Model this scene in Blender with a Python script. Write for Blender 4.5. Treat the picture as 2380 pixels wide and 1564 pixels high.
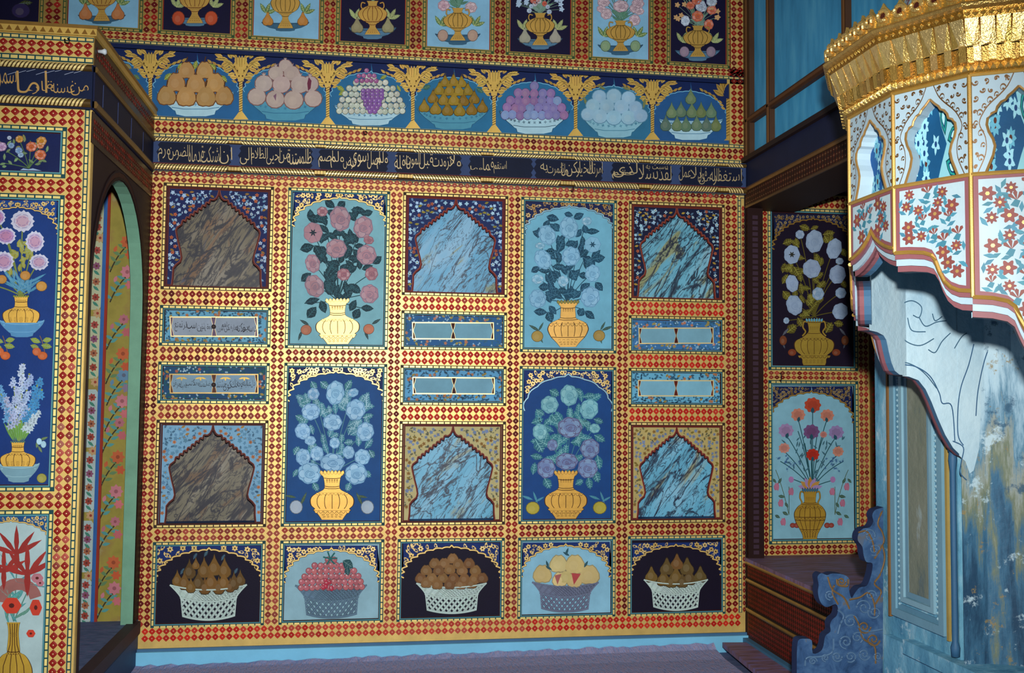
import bpy, math, random
import numpy as np
from mathutils import Vector, Matrix
random.seed(7)
RAD = math.radians
for o in list(bpy.data.objects): bpy.data.objects.remove(o)
scene = bpy.context.scene
COL = scene.collection
# ------------------------------------------------------------------ camera
F, CX, CY = 2292.97, 1190.0, 782.0
YAW, PIT, ROL = RAD(8.6059), RAD(3.1775), RAD(0.5702)
H, YB = 1.34, 5.0                      # eye height, distance of the back wall
W_ = Vector((math.sin(YAW)*math.cos(PIT), math.cos(YAW)*math.cos(PIT), math.sin(PIT)))
r0 = Vector((math.cos(YAW), -math.sin(YAW), 0)); u0 = r0.cross(W_)
R_ = r0*math.cos(ROL) + u0*math.sin(ROL); U_ = u0*math.cos(ROL) - r0*math.sin(ROL)
CAM = Vector((0, 0, H))
cam = bpy.data.cameras.new('camera'); cam.sensor_width = 36; cam.lens = F/2380*36; cam.clip_start = .05
camo = bpy.data.objects.new('camera', cam); COL.objects.link(camo)
m = Matrix((R_, U_, -W_)).transposed().to_4x4(); m.translation = CAM
camo.matrix_world = m; scene.camera = camo
# ------------------------------------------------------------------ light
w = bpy.data.worlds.new('world'); scene.world = w; w.use_nodes = True
bg = w.node_tree.nodes['Background']; bg.inputs[0].default_value = (.55, .75, 1, 1); bg.inputs[1].default_value = .05
fl = bpy.data.lights.new('camera_flash', 'SPOT'); fl.energy = 830; fl.spot_size = RAD(82); fl.spot_blend = .75
fl.shadow_soft_size = .045; fl.color = (1, .97, .93)
flo = bpy.data.objects.new('camera_flash', fl); COL.objects.link(flo)
flo.location = (.05, .0, H+.32)
flo.rotation_euler = Vector((.45, 5, -.42)).to_track_quat('-Z', 'Y').to_euler()
scene.view_settings.view_transform = 'Standard'; scene.view_settings.look = 'None'
scene.view_settings.exposure = 0.0; scene.view_settings.gamma = 1.0; scene.view_settings.use_curve_mapping = False

# ------------------------------------------------------------------ pixel helpers
def ray(px, py): return W_ + R_*((px-CX)/F) - U_*((py-CY)/F)
def onY(px, py, Y): d = ray(px, py); return CAM + d*(Y/d.y)
def onX(px, py, X): d = ray(px, py); return CAM + d*(X/d.x)
def onP(px, py, p0, n):
    d = ray(px, py); return CAM + d*((p0-CAM).dot(n)/d.dot(n))
CROP = {'A': (330, 400, 3.637), 'B': (330, 820, 3.637), 'C': (900, 420, 3.723), 'D': (900, 810, 3.723), 'E': (300, 1200, 3.4),
        'F': (900, 1200, 2.767), 'G': (1420, 430, 3.475), 'H': (1420, 850, 3.555), 'S': (0, 0, 3.4), 'T': (680, 0, 3.4), 'U': (1250, 0, 3.4),
        'V': (1720, 0, 3.4), 'L': (0, 400, 3.128), 'M': (0, 850, 2.19), 'N': (1900, 0, 3.127), 'O': (1900, 400, 3.127),
        'P': (1900, 800, 2.047), 'Q': (1680, 1150, 3.779), 'I': (1380, 360, 6.611), 'px': (0, 0, 1)}
# ------------------------------------------------------------------ colours, materials
def lin(c):
    if isinstance(c, str):
        c = c.lstrip('#'); c = [int(c[i:i+2], 16)/255 for i in (0, 2, 4)]
        c = [x/12.92 if x <= .04045 else ((x+.055)/1.055)**2.4 for x in c]
    return tuple(c[:3])
def mix(a, b, t): a, b = lin(a), lin(b); return tuple(a[i]*(1-t)+b[i]*t for i in range(3))
def vary(c, s=.12):
    c = lin(c); k = 1+random.uniform(-s, s); return tuple(max(0, x*k*(1+random.uniform(-s, s)*.35)) for x in c)
def nmat(name):
    mt = bpy.data.materials.new(name); mt.use_nodes = True
    nt = mt.node_tree; b = nt.nodes['Principled BSDF']; return mt, nt, b
def node(nt, t, **kw):
    n = nt.nodes.new(t)
    for k, v in kw.items():
        if k.startswith('i_'): n.inputs[k[2:].replace('_', ' ')].default_value = v
        else: setattr(n, k, v)
    return n
def ramp(nt, stops, interp='LINEAR'):
    n = nt.nodes.new('ShaderNodeValToRGB'); cr = n.color_ramp; cr.interpolation = interp
    while len(cr.elements) < len(stops): cr.elements.new(.5)
    for e, (p, c) in zip(cr.elements, stops): e.position = p; e.color = (*lin(c), 1)
    return n
def attr_mat(name, rough, metal, spec, nscale, namt, bump, bscale=140):
    mt, nt, b = nmat(name)
    a = node(nt, 'ShaderNodeAttribute', attribute_name='Col')
    tc = node(nt, 'ShaderNodeTexCoord')
    n = node(nt, 'ShaderNodeTexNoise', i_Scale=nscale, i_Detail=5.0, i_Roughness=.65)
    nt.links.new(tc.outputs['Object'], n.inputs['Vector'])
    r = ramp(nt, [(.25, (1-namt,)*3), (.75, (1+namt*.6,)*3)]); nt.links.new(n.outputs[0], r.inputs[0])
    mx = node(nt, 'ShaderNodeMix', data_type='RGBA', blend_type='MULTIPLY'); mx.inputs[0].default_value = 1
    nt.links.new(a.outputs['Color'], mx.inputs[6]); nt.links.new(r.outputs[0], mx.inputs[7])
    nt.links.new(mx.outputs[2], b.inputs['Base Color'])
    b.inputs['Roughness'].default_value = rough; b.inputs['Metallic'].default_value = metal
    b.inputs['Specular IOR Level'].default_value = spec
    if bump:
        n2 = node(nt, 'ShaderNodeTexNoise', i_Scale=bscale, i_Detail=3.0)
        nt.links.new(tc.outputs['Object'], n2.inputs['Vector'])
        bp = node(nt, 'ShaderNodeBump', i_Strength=bump, i_Distance=.004); nt.links.new(n2.outputs[0], bp.inputs['Height'])
        nt.links.new(bp.outputs[0], b.inputs['Normal'])
    return mt
MAT = {}
MAT['paint'] = attr_mat('painted_wood', .6, 0, .2, 9, .18, .08)
MAT['gold'] = attr_mat('gilded_wood', .42, .38, .5, 14, .20, .06, 320)
MAT['leaf'] = attr_mat('bright_gilding', .24, .72, .5, 60, .30, .55, 210)
MAT['plaster'] = attr_mat('painted_plaster', .6, 0, .4, 5, .12, .15, 60)
MAT['cloth'] = attr_mat('coarse_mat', .95, 0, .1, 40, .35, .8, 260)

# ------------------------------------------------------------------ object helpers
def empty(name, loc, label=None, cat=None, group=None, kind=None, parent=None):
    o = bpy.data.objects.new(name, None); COL.objects.link(o); o.location = loc; o.empty_display_size = .05
    return tag(o, label, cat, group, kind)
def tag(o, label=None, cat=None, group=None, kind=None):
    if label: o['label'] = label
    if cat: o['category'] = cat
    if group: o['group'] = group
    if kind: o['kind'] = kind
    return o
def wloc(o):
    v = Vector(o.location)
    while o.parent: o = o.parent; v += Vector(o.location)
    return v
class MB:
    """collects coloured polygons; build() links them as one mesh object"""
    def __init__(s): s.v = []; s.f = []; s.c = []; s.m = []; s.mats = []
    def mi(s, mat):
        if mat not in s.mats: s.mats.append(mat)
        return s.mats.index(mat)
    def face(s, pts, col='#ffffff', mat='paint'):
        i = len(s.v); s.v += [tuple(p) for p in pts]; s.f.append(tuple(range(i, i+len(pts)))); s.c.append(lin(col)); s.m.append(s.mi(mat))
    def mesh(s, verts, faces, col='#ffffff', mat='paint'):
        i = len(s.v); s.v += [tuple(p) for p in verts]; c = lin(col) if not isinstance(col, list) else None; k = s.mi(mat)
        for j, f in enumerate(faces):
            s.f.append(tuple(i+x for x in f)); s.c.append(c if c else lin(col[j])); s.m.append(k)
    def box(s, a, b, col='#ffffff', mat='paint'):
        x0, x1 = sorted((a[0], b[0])); y0, y1 = sorted((a[1], b[1])); z0, z1 = sorted((a[2], b[2]))
        s.mesh([(x, y, z) for z in (z0, z1) for y in (y0, y1) for x in (x0, x1)],
               [(0, 2, 3, 1), (4, 5, 7, 6), (0, 1, 5, 4), (2, 6, 7, 3), (0, 4, 6, 2), (1, 3, 7, 5)], col, mat)
    def tube(s, pts, r, col='#ffffff', mat='paint', n=8, closed=False):
        pts = [Vector(p) for p in pts]; rings = []; N = len(pts)
        for i, p in enumerate(pts):
            t = (pts[(i+1) % N] if (closed or i < N-1) else p) - (pts[i-1] if (closed or i > 0) else p)
            t = t.normalized() if t.length > 1e-9 else Vector((0, 0, 1))
            up = Vector((0, 0, 1)) if abs(t.z) < .9 else Vector((1, 0, 0))
            a = t.cross(up).normalized(); b = a.cross(t)
            rr = r[i] if isinstance(r, (list, tuple)) else r
            rings.append([p + (a*math.cos(2*math.pi*k/n)+b*math.sin(2*math.pi*k/n))*rr for k in range(n)])
        v = [q for rg in rings for q in rg]; f = []
        for i in range(N if closed else N-1):
            j = (i+1) % N
            for k in range(n): f.append((i*n+k, i*n+(k+1) % n, j*n+(k+1) % n, j*n+k))
        if not closed: f += [tuple(range(n))[::-1], tuple((N-1)*n+k for k in range(n))]
        s.mesh(v, f, col, mat)
    def build(s, name, parent=None, kind=None, label=None, cat=None, group=None, smooth=False, raw=False):
        if not s.f: return None
        off = wloc(parent) if (parent and not raw) else Vector((0, 0, 0))
        me = bpy.data.meshes.new(name)
        me.from_pydata([(v[0]-off.x, v[1]-off.y, v[2]-off.z) for v in s.v], [], s.f)
        for k in s.mats: me.materials.append(MAT[k])
        me.polygons.foreach_set('material_index', s.m)
        at = me.color_attributes.new('Col', 'FLOAT_COLOR', 'CORNER')
        arr = np.ones((len(me.loops), 4), np.float32); p = 0
        for f, c in zip(s.f, s.c): arr[p:p+len(f), :3] = c; p += len(f)
        at.data.foreach_set('color', arr.ravel())
        if smooth: me.polygons.foreach_set('use_smooth', [True]*len(me.polygons))
        me.update()
        o = bpy.data.objects.new(name, me); COL.objects.link(o)
        if parent: o.parent = parent
        return tag(o, label, cat, group, kind)

class Art:
    """draws flat painted shapes on a plane; coordinates are read off a crop of the photograph and mapped to the plane once"""
    def __init__(s, root, fmap, normal, base=0.0):
        s.root = root; s.fmap = fmap; s.n = Vector(normal); s.base = base; s.crop = CROP['px']; s.mb = None; s.L = 0
    def use(s, k): s.crop = CROP[k]; return s
    def P(s, x, y, L):
        x0, y0, k = s.crop; return s.fmap(x0+x/k, y0+y/k) + s.n*(s.base+.00024*L+Art.cnt*5.5e-6)
    cnt = 0                              # each new stroke lies a hair above the last
    def begin(s): s.mb = MB(); return s
    def end(s, name, parent=None, label=None, kind=None): 
        o = s.mb.build(name, parent or s.root, label=label, kind=kind); s.mb = None; return o
    def poly(s, pts, col, L=1, mat='paint'):
        Art.cnt = (Art.cnt+1) % 41; s.mb.face([s.P(x, y, L) for x, y in pts], col, mat)
    def ell(s, x, y, rx, ry, col, L=1, rot=0, n=14, mat='paint', wob=0, lobes=0):
        c, d = math.cos(RAD(rot)), math.sin(RAD(rot)); pts = []
        for k in range(n):
            a = 2*math.pi*k/n; q = 1+(wob*math.cos(lobes*a) if lobes else random.uniform(-wob, wob))
            ex, ey = rx*q*math.cos(a), ry*q*math.sin(a); pts.append((x+ex*c-ey*d, y+ex*d+ey*c))
        s.poly(pts, col, L, mat)
    def line(s, pts, wd, col, L=2, mat='paint', taper=False):
        n = len(pts)
        for i in range(n-1):
            (x0, y0), (x1, y1) = pts[i], pts[i+1]; dx, dy = x1-x0, y1-y0; l = math.hypot(dx, dy) or 1
            a = wd*(1-i/(n-1))/2+.2 if taper else wd/2; b = wd*(1-(i+1)/(n-1))/2+.2 if taper else wd/2
            ex, ey = dx/l*wd*.15, dy/l*wd*.15
            s.poly([(x0-dy/l*a-ex, y0+dx/l*a-ey), (x0+dy/l*a-ex, y0-dx/l*a-ey), (x1+dy/l*b+ex, y1-dx/l*b+ey), (x1-dy/l*b+ex, y1+dx/l*b+ey)], col, L, mat)
    def leaf(s, x, y, ln, wd, ang, col, L=1, vein=None, mat='paint'):
        c, d = math.cos(RAD(ang)), math.sin(RAD(ang)); pr = [(0, 0), (.18, .6), (.42, 1), (.7, .75), (1, 0), (.7, -.75), (.42, -1), (.18, -.6)]
        pts = [(x+(u*ln)*c-(v*wd/2)*d, y+(u*ln)*d+(v*wd/2)*c) for u, v in pr]; s.poly(pts, col, L, mat)
        if vein: s.line([(x, y), (x+ln*.85*c, y+ln*.85*d)], max(1.2, wd*.08), vein, L+1)
    def flower(s, x, y, r, n, col, L=1, ctr=None, rot=0, mat='paint', wide=.42):
        for k in range(n):
            a = rot+360*k/n; s.leaf(x, y, r, r*wide*1.6, a, col, L, mat=mat)
        if ctr: s.ell(x, y, r*.28, r*.28, ctr, L+1, n=8)
def arc(cx, cy, rx, ry, a0, a1, n=8):
    return [(cx+rx*math.cos(RAD(a0+(a1-a0)*k/n)), cy+ry*math.sin(RAD(a0+(a1-a0)*k/n))) for k in range(n+1)]
def bez(p0, p1, p2, n=8):
    return [((1-t)**2*p0[0]+2*t*(1-t)*p1[0]+t*t*p2[0], (1-t)**2*p0[1]+2*t*(1-t)*p1[1]+t*t*p2[1]) for t in [k/n for k in range(n+1)]]
def spline(pts, n=6):
    out = []; P = [pts[0]]+list(pts)+[pts[-1]]
    for i in range(1, len(P)-2):
        for k in range(n):
            t = k/n; a, b, c, d = P[i-1], P[i], P[i+1], P[i+2]
            out.append(tuple(.5*((2*b[j])+(-a[j]+c[j])*t+(2*a[j]-5*b[j]+4*c[j]-d[j])*t*t+(-a[j]+3*b[j]-3*c[j]+d[j])*t**3) for j in range(len(b))))
    out.append(tuple(pts[-1])); return out
def homog(src, dst):
    A = []; B = []
    for (x, y), (u, v) in zip(src, dst):
        A += [[x, y, 1, 0, 0, 0, -u*x, -u*y], [0, 0, 0, x, y, 1, -v*x, -v*y]]; B += [u, v]
    h = np.linalg.solve(np.array(A, float), np.array(B, float)); return np.append(h, 1).reshape(3, 3)
def quadmap(quad, rect, Y):
    """pixel quad TL,TR,BL,BR -> wall rectangle x0,x1,z0(bottom),z1(top)"""
    x0, x1, z0, z1 = rect; M = homog(quad, [(x0, z1), (x1, z1), (x0, z0), (x1, z0)])
    def f(px, py): a = M @ np.array((px, py, 1.0)); return Vector((a[0]/a[2], Y, a[1]/a[2]))
    return f
BROWN = '#43260f'
NAVY = '#0d2b6b'
#@@ENGINE_END
# ------------------------------------------------------------------ measures of the room
S = YB/5.6
XL, XR = -1.161*S, 2.254*S
def zz(v): return v*S+H
COLS = {1: (-1.099, -.506), 2: (-.428, .139), 3: (.213, .818), 4: (.894, 1.465), 5: (1.538, 2.128)}
ROWS = {'b': (-1.293, -.831), 'd1': (.229, .452), 'd2': (-.085, .143), 'l': (-.756, .146), 'n1': (.538, 1.127), 'n2': (-.757, -.173), 'u': (.226, 1.128)}
COLS = {k: (a*S, b*S) for k, (a, b) in COLS.items()}; ROWS = {k: (zz(a), zz(b)) for k, (a, b) in ROWS.items()}
ZB, ZS0, ZS1, ZF0, ZF1 = zz(-1.395), zz(1.192), zz(1.3775), zz(1.497), zz(1.866)
ZT = sum(onY(x, y, YB).z for x, y in ((238, 74), (455, 86), (865, 108), (1255, 131), (1443, 142), (1623, 153)))/6
ZTOP = zz(2.75)
YF = onX(203, 600, XL).y                # front of the projecting cupboard block on the left
YA = YB+.05                             # back of the alcove on the right
YJ = 3.66                               # where the alcove opening ends on the right wall
MAT['marble'] = None
RED = ['#84180f', '#6e100b', '#942016', '#5c0d0a']
def struct(mb, name, parent=None): return mb.build(name, parent, kind='structure')

# ------------------------------------------------------------------ diamond lattice
DSH = []
for k in range(4):
    for a, r in ((0, 1.0), (18, .84), (45, .76), (72, .84)): DSH.append((r*math.cos(RAD(90*k+a)), r*math.sin(RAD(90*k+a))))
def fade(u, v, bias=0):
    f = .5+.25*math.sin(u*2.1+1.3)+.25*math.sin(v*3.1+u*1.7) + bias + random.uniform(-.35, .35)
    return min(1, max(0, f))
def dcol(u, v, bias, bright):
    c = random.choice(RED) if not bright else random.choice(['#b51f12', '#c02a18', '#a81a10'])
    return mix(c, '#b8604c', fade(u, v, bias)*.7)
def lattice(to3, n, u0, u1, v0, v1, horiz, rows=2, pitch=.0325, bias=-.45, bright=False, mb=None, dots=True, cfun=None):
    """red diamonds with gold centres in straight rows; to3(u,v,lift) -> point"""
    mb = mb or MB()
    L = (u1-u0) if horiz else (v1-v0); Wd = (v1-v0) if horiz else (u1-u0)
    nl = max(1, round(L/pitch)); pl = L/nl; pw = Wd/rows if rows > 1 else Wd
    pw = min(pw, pitch*1.12); c0 = (Wd-pw*rows)/2
    for i in range(nl):
        for j in range(rows):
            a, b = (i+.5)*pl, c0+(j+.5)*pw
            u, v = (u0+a, v0+b) if horiz else (u0+b, v0+a)
            ru, rv = ((pl, pw) if horiz else (pw, pl)); ru *= .5; rv *= .5
            mb.face([to3(u+x*ru, v+y*rv, .0008) for x, y in DSH], cfun(u, v) if cfun else dcol(u, v, bias, bright))
            if dots:
                mb.face([to3(u+x*ru*.17, v+y*rv*.15, .0012) for x, y in ((1, 0), (0, 1), (-1, 0), (0, -1))], '#f3d9a0', 'gold')
    return mb
def wallmap(Y): return lambda u, v, l: (u, Y-l, v)

# ------------------------------------------------------------------ panel frames
def frame_part(root, rect, Y, wd=.021, base='#123f45', dash='#ecd382', inner='#4d8a96', lip='#140f1c', pitch=.0295, name='border_frame', depth=.02):
    """dashed moulding around a panel: four bars with gilded dashes"""
    x0, x1, z0, z1 = rect; mb = MB()
    for a, b in (((x0, z0), (x1, z0+wd)), ((x0, z1-wd), (x1, z1)), ((x0, z0+wd), (x0+wd, z1-wd)), ((x1-wd, z0+wd), (x1, z1-wd))):
        mb.box((a[0], Y+.0005, a[1]), (b[0], Y+depth, b[1]), base)
    g0, g1, Yd = wd*.20, wd*.62, Y+.0001
    def q(xa, xb, za, zb, c, m='gold', l=0): mb.face([(xa, Yd-l, za), (xb, Yd-l, za), (xb, Yd-l, zb), (xa, Yd-l, zb)], c, m)
    for hor, lo, hi in ((1, x0, x1), (0, z0, z1)):
        n = max(2, round((hi-lo-2*g1)/pitch)); p = (hi-lo-2*g1)/n
        for k in range(n):
            a = lo+g1+k*p+p*.09; b = a+p*.82
            for s in (0, 1):
                if hor: q(a, b, *((z0+g0, z0+g1) if s else (z1-g1, z1-g0)), vary(dash, .12))
                else: q(*((x0+g0, x0+g1) if s else (x1-g1, x1-g0)), a, b, vary(dash, .12))
    i0 = wd*.78
    for xa, xb, za, zb in ((x0+i0, x1-i0, z0+i0, z0+wd), (x0+i0, x1-i0, z1-wd, z1-i0), (x0+i0, x0+wd, z0+wd, z1-wd), (x1-wd, x1-i0, z0+wd, z1-wd)):
        q(xa, xb, za, zb, inner, 'paint')
    return mb.build(name, root)
def ground_part(root, rect, Y, col, wd=.021, rec=.009, lip='#3a1210', name='ground', mat='paint'):
    x0, x1, z0, z1 = rect; mb = MB(); a = wd
    mb.box((x0+a-.001, Y+rec, z0+a-.001), (x1-a+.001, Y+rec+.014, z1-a+.001), col, mat)
    t = .0032                              # thin painted line along the edge
    if lip:
        for xa, xb, za, zb in ((x0+a, x1-a, z0+a, z0+a+t), (x0+a, x1-a, z1-a-t, z1-a), (x0+a, x0+a+t, z0+a+t, z1-a-t), (x1-a-t, x1-a, z0+a+t, z1-a-t)):
            mb.face([(xa, Y+rec-.0002, za), (xb, Y+rec-.0002, za), (xb, Y+rec-.0002, zb), (xa, Y+rec-.0002, zb)], lip)
    return mb.build(name, root)
def panel(name, label, cat, rect, Y, col, quad=None, group=None, rec=.009, ground=True, gmat='paint', lip='#3a1210', wd=.021, **fr):
    x0, x1, z0, z1 = rect
    root = empty(name, ((x0+x1)/2, Y, z0), label, cat, group)
    frame_part(root, rect, Y, wd=wd, **fr)
    if ground: ground_part(root, rect, Y, col, rec=rec, lip=lip, mat=gmat, wd=wd)
    f = quadmap(quad, rect, Y+rec) if quad else (lambda px, py: onY(px, py, Y+rec))
    return root, Art(root, f, (0, -1, 0), .0003)

# ------------------------------------------------------------------ back wall
mb = MB(); mb.box((-2.7, YB+.16, -.05), (XR+.05, YB+.22, ZTOP), '#5a4420'); wall_back = struct(mb, 'wall_back')
def strip(parent, name, u0, u1, v0, v1, horiz, Y=YB, lat=None, col=None, depth=.03, rows=2, bias=-.45, bright=False, edge=None, pitch=.0325, single=False, cfun=None):
    mb = MB(); mb.box((u0, Y, v0), (u1, Y+depth, v1), col or '#dcbc6c', 'gold')
    if edge:
        for e in edge:                  # dashed lines lying on the strip itself
            dashes(mb, *e, Y=Y)
    o = struct(mb, name, parent)
    if lat is not False:
        a = lat or (u0, u1, v0, v1)
        if single:
            single_diamonds(o, a, horiz, Y, rows, pitch, bias, bright)
        else:
            l = lattice(wallmap(Y), None, *a, horiz, rows, pitch, bias, bright, cfun=cfun); d = l.build('red_diamonds', o, kind='stuff')
    return o
def dashes(mb, xa, xb, za, zb, horiz, Y=YB, base='#123f45', dash='#ecd382', pitch=.0295):
    mb.face([(xa, Y-.0004, za), (xb, Y-.0004, za), (xb, Y-.0004, zb), (xa, Y-.0004, zb)], base)
    L = (xb-xa) if horiz else (zb-za); n = max(1, round(L/pitch)); p = L/n
    for k in range(n):
        a, b = k*p+p*.09, k*p+p*.91
        if horiz: x0, x1, z0, z1 = xa+a, xa+b, za+(zb-za)*.25, za+(zb-za)*.78
        else: x0, x1, z0, z1 = xa+(xb-xa)*.25, xa+(xb-xa)*.78, za+a, za+b
        mb.face([(x0, Y-.0007, z0), (x1, Y-.0007, z0), (x1, Y-.0007, z1), (x0, Y-.0007, z1)], vary(dash, .12), 'gold')
DM = {}
def single_diamonds(parent, a, horiz, Y, rows, pitch, bias, bright):
    """nearest lattice: every diamond is an object sharing one of a few meshes"""
    u0, u1, v0, v1 = a; L = (u1-u0) if horiz else (v1-v0); Wd = (v1-v0) if horiz else (u1-u0)
    nl = max(1, round(L/pitch)); pl = L/nl; pw = Wd/rows; off = wloc(parent)
    for i in range(nl):
        for j in range(rows):
            x, y = (i+.5)*pl, (j+.5)*pw; u, v = (u0+x, v0+y) if horiz else (u0+y, v0+x)
            k = (min(5, int(fade(u, v, bias)*6)), bool(bright))
            if k not in DM:
                b = MB(); c = mix(RED[k[0] % 4], '#c98470', k[0]*.14)
                top = [(px*.5*.6, -.0016, py*.5*.6) for px, py in DSH]; bot = [(px*.5, 0, py*.5) for px, py in DSH]; n = len(DSH)
                b.mesh(bot+top, [(q, (q+1) % n, n+(q+1) % n, n+q) for q in range(n)]+[tuple(range(n, 2*n))], c)
                b.face([(px*.09, -.0021, py*.085) for px, py in DSH[::2]], '#f3d9a0', 'gold')
                o = b.build('red_diamond', None); DM[k] = o.data; bpy.data.objects.remove(o)
            o = bpy.data.objects.new('red_diamond', DM[k]); COL.objects.link(o); o.parent = parent
            o.location = Vector((u, Y, v))-off; o.scale = ((pl, 1, pw) if horiz else (pw, 1, pl))
# stiles between the columns, rails between the rows
xs = [XL]+[c for k in range(1, 6) for c in COLS[k]]+[XR]
ZR1 = ROWS['u'][1]
for i in range(0, 12, 2):
    u0, u1 = xs[i], xs[i+1]; edge = []; lat = (u0+.002, u1-.002, ZB+.098, ZR1)
    bias = [-.25, -.05, -.35, -.5, -.5, -.6][i//2]
    if i == 10:
        edge = [(u0+.072, u0+.091, ZB+.1, ZR1+.055, False)]; lat = (u0+.002, u0+.07, ZB+.098, ZR1)
    if i == 0: lat = (u0-.008, u1-.001, ZB+.098, ZR1)
    strip(wall_back, 'stile', u0, u1, ZB+.096, ZR1, False, lat=lat, edge=edge, bias=bias)
    if i == 10:
        s = lattice(wallmap(YB), None, u0+.094, u1-.002, ZB+.1, ZR1, False, rows=1, bias=-.5); s.build('red_diamonds', wall_back, kind='stuff')
strip(wall_back, 'rail', XL, XR, ZB, ZB+.096, True, lat=(XL+.015, XR-.03, ZB+.030, ZB+.096), bias=-.35, bright=True)
strip(wall_back, 'rail', XL, XR, ZR1, ZS0, True, lat=(XL+.004, XR-.045, ZR1+.001, ZR1+.058), bias=.05, edge=[(XL, XR, ZS0-.018-.001, ZS0-.001, True)] if ZS0-ZR1 > .05 else [])
for c in range(1, 6):
    x0, x1 = COLS[c]
    seq = ['b', 'n2', 'd2', 'd1', 'n1'] if c % 2 else ['b', 'l', 'u']
    for k in range(len(seq)-1):
        za, zb = ROWS[seq[k]][1], ROWS[seq[k+1]][0]
        br = c in (3, 5) and k in (1, 2, 3)
        strip(wall_back, 'rail', x0, x1, za, zb, True, bias=(-.05 if c < 3 else -.55)+(.12 if br and k == 3 else 0), bright=br, lat=(x0+.004, x1-.004, za+.002, zb-.002))
# upper bands
strip(wall_back, 'rail', XL-.06, XR, ZS1, ZF0, True, lat=(XL-.06, XR-.004, ZS1+.022, ZF0-.022), bias=-.3,
      edge=[(XL-.06, XR, ZF0-.020, ZF0-.001, True), (XL-.06, XR, ZS1+.001, ZS1+.020, True)])
strip(wall_back, 'rail', -2.6, XR, ZF1, ZT, True, lat=(-2.6, XR-.004, ZF1+.042, ZT-.001), bias=-.6,
      edge=[(-2.6, XR, ZF1+.024, ZF1+.041, True)])
mb = MB(); mb.box((-2.6, YB-.004, ZF1), (XR-.1, YB+.01, ZF1+.022), '#0b1d4a'); mb.build('navy_fillet', wall_back)
xr = COLS[5][1]+.03
strip(wall_back, 'stile', xr, XR, ZF0, ZTOP, False, lat=(xr+.006, XR-.006, ZF0, ZTOP), bias=-.6)
# closing backs behind the recessed panels are the panel grounds themselves; a dark fillet ends the wall on the right
mb = MB(); mb.box((XR-.004, YB-.003, ZB), (XR+.045, YB+.05, ZTOP), '#1c0f12'); mb.build('corner_fillet', wall_back)

# ------------------------------------------------------------------ floor, plinths
MAT['floor'] = None
def tex_mat(name, stops, scale, detail=6, rough=.7, dist=0, bump=.2, stretch=(1, 1, 1), spec=.3, rot=(0, 0, 0), rrough=.6):
    mt, nt, b = nmat(name); tc = node(nt, 'ShaderNodeTexCoord'); mp = node(nt, 'ShaderNodeMapping')
    mp.inputs['Scale'].default_value = stretch; mp.inputs['Rotation'].default_value = rot
    nt.links.new(tc.outputs['Object'], mp.inputs[0])
    n = node(nt, 'ShaderNodeTexNoise', i_Scale=scale, i_Detail=detail, i_Distortion=dist, i_Roughness=rrough); nt.links.new(mp.outputs[0], n.inputs['Vector'])
    r = ramp(nt, stops); nt.links.new(n.outputs[0], r.inputs[0]); nt.links.new(r.outputs[0], b.inputs['Base Color'])
    b.inputs['Roughness'].default_value = rough; b.inputs['Specular IOR Level'].default_value = spec
    if bump:
        bp = node(nt, 'ShaderNodeBump', i_Strength=bump, i_Distance=.01); nt.links.new(n.outputs[0], bp.inputs['Height']); nt.links.new(bp.outputs[0], b.inputs['Normal'])
    MAT[name] = mt; return mt
tex_mat('floor_boards', [(.3, '#3a4a70'), (.55, '#5a6a90'), (.7, '#74628a')], 18, stretch=(1, 4, 1))
tex_mat('floor_mat', [(.28, '#7c88b8'), (.45, '#98a2cc'), (.6, '#a89ec0'), (.75, '#c0a098')], 60, 8, .95, bump=.9, stretch=(2.2, .5, 1), spec=.1)
mb = MB(); mb.box((-3, -1.2, -.06), (3.4, 5.3, 0), '#ffffff', 'floor_boards'); struct(mb, 'floor')
mb = MB(); mb.box((XL-.02, YB-.03, 0), (XR, YB+.16, ZB-.012), '#74c0e4', 'plaster'); mb.box((XL-.02, YB-.012, ZB-.014), (XR, YB+.1, ZB), '#39668c', 'plaster')
struct(mb, 'baseboard_back')
# ------------------------------------------------------------------ painted motifs
def rose(a, x, y, rx, ry, rot=0, base='#9cc4da', dark='#4f86a8', light=None, L=6, name='rose', star=None, petals=5):
    """a full-blown rose: scalloped head with curled petals"""
    a.begin(); light = light or mix(base, '#ffffff', .25)
    base = vary(base, .06)
    a.ell(x, y, rx, ry, mix(base, dark, .55), L, rot, n=22, wob=.05, lobes=7)
    a.ell(x, y, rx*.94, ry*.94, base, L+1, rot, n=22, wob=.05, lobes=7)
    c, d = math.cos(RAD(rot)), math.sin(RAD(rot))
    def tr(u, v): return (x+u*rx*c-v*ry*d, y+u*rx*d+v*ry*c)
    if star:
        for k in range(6):
            q = RAD(60*k+random.uniform(-8, 8)); a.line([tr(0, 0), tr(.85*math.cos(q), .85*math.sin(q))], rx*.05, mix(base, dark, .5), L+2)
        a.flower(x, y, rx*.42, 6, star, L+3, wide=.25)
    else:
        off = random.uniform(0, 360)
        for k in range(petals):
            q = RAD(off+360*k/petals); px, py = .52*math.cos(q), .52*math.sin(q)
            pt = [tr(px+.40*math.cos(t), py+.40*math.sin(t)) for t in [q-1.7+3.4*i/8 for i in range(9)]]
            a.poly(pt, mix(base, light, random.uniform(.1, .8)), L+2)
            a.line(pt, max(1.6, rx*.045), mix(base, dark, .8), L+3)
        for r, s in ((.46, 0), (.33, 120), (.2, 240)):
            a.line([tr(.08+r*math.cos(RAD(t)), .1+r*.8*math.sin(RAD(t))) for t in range(int(off)+s, int(off)+s+250, 28)], max(1.5, rx*.045), mix(base, dark, .75), L+4)
        a.ell(*tr(.08, .1), rx*.13, ry*.11, mix(base, dark, .35), L+5, n=8)
    return a.end(name)
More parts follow.
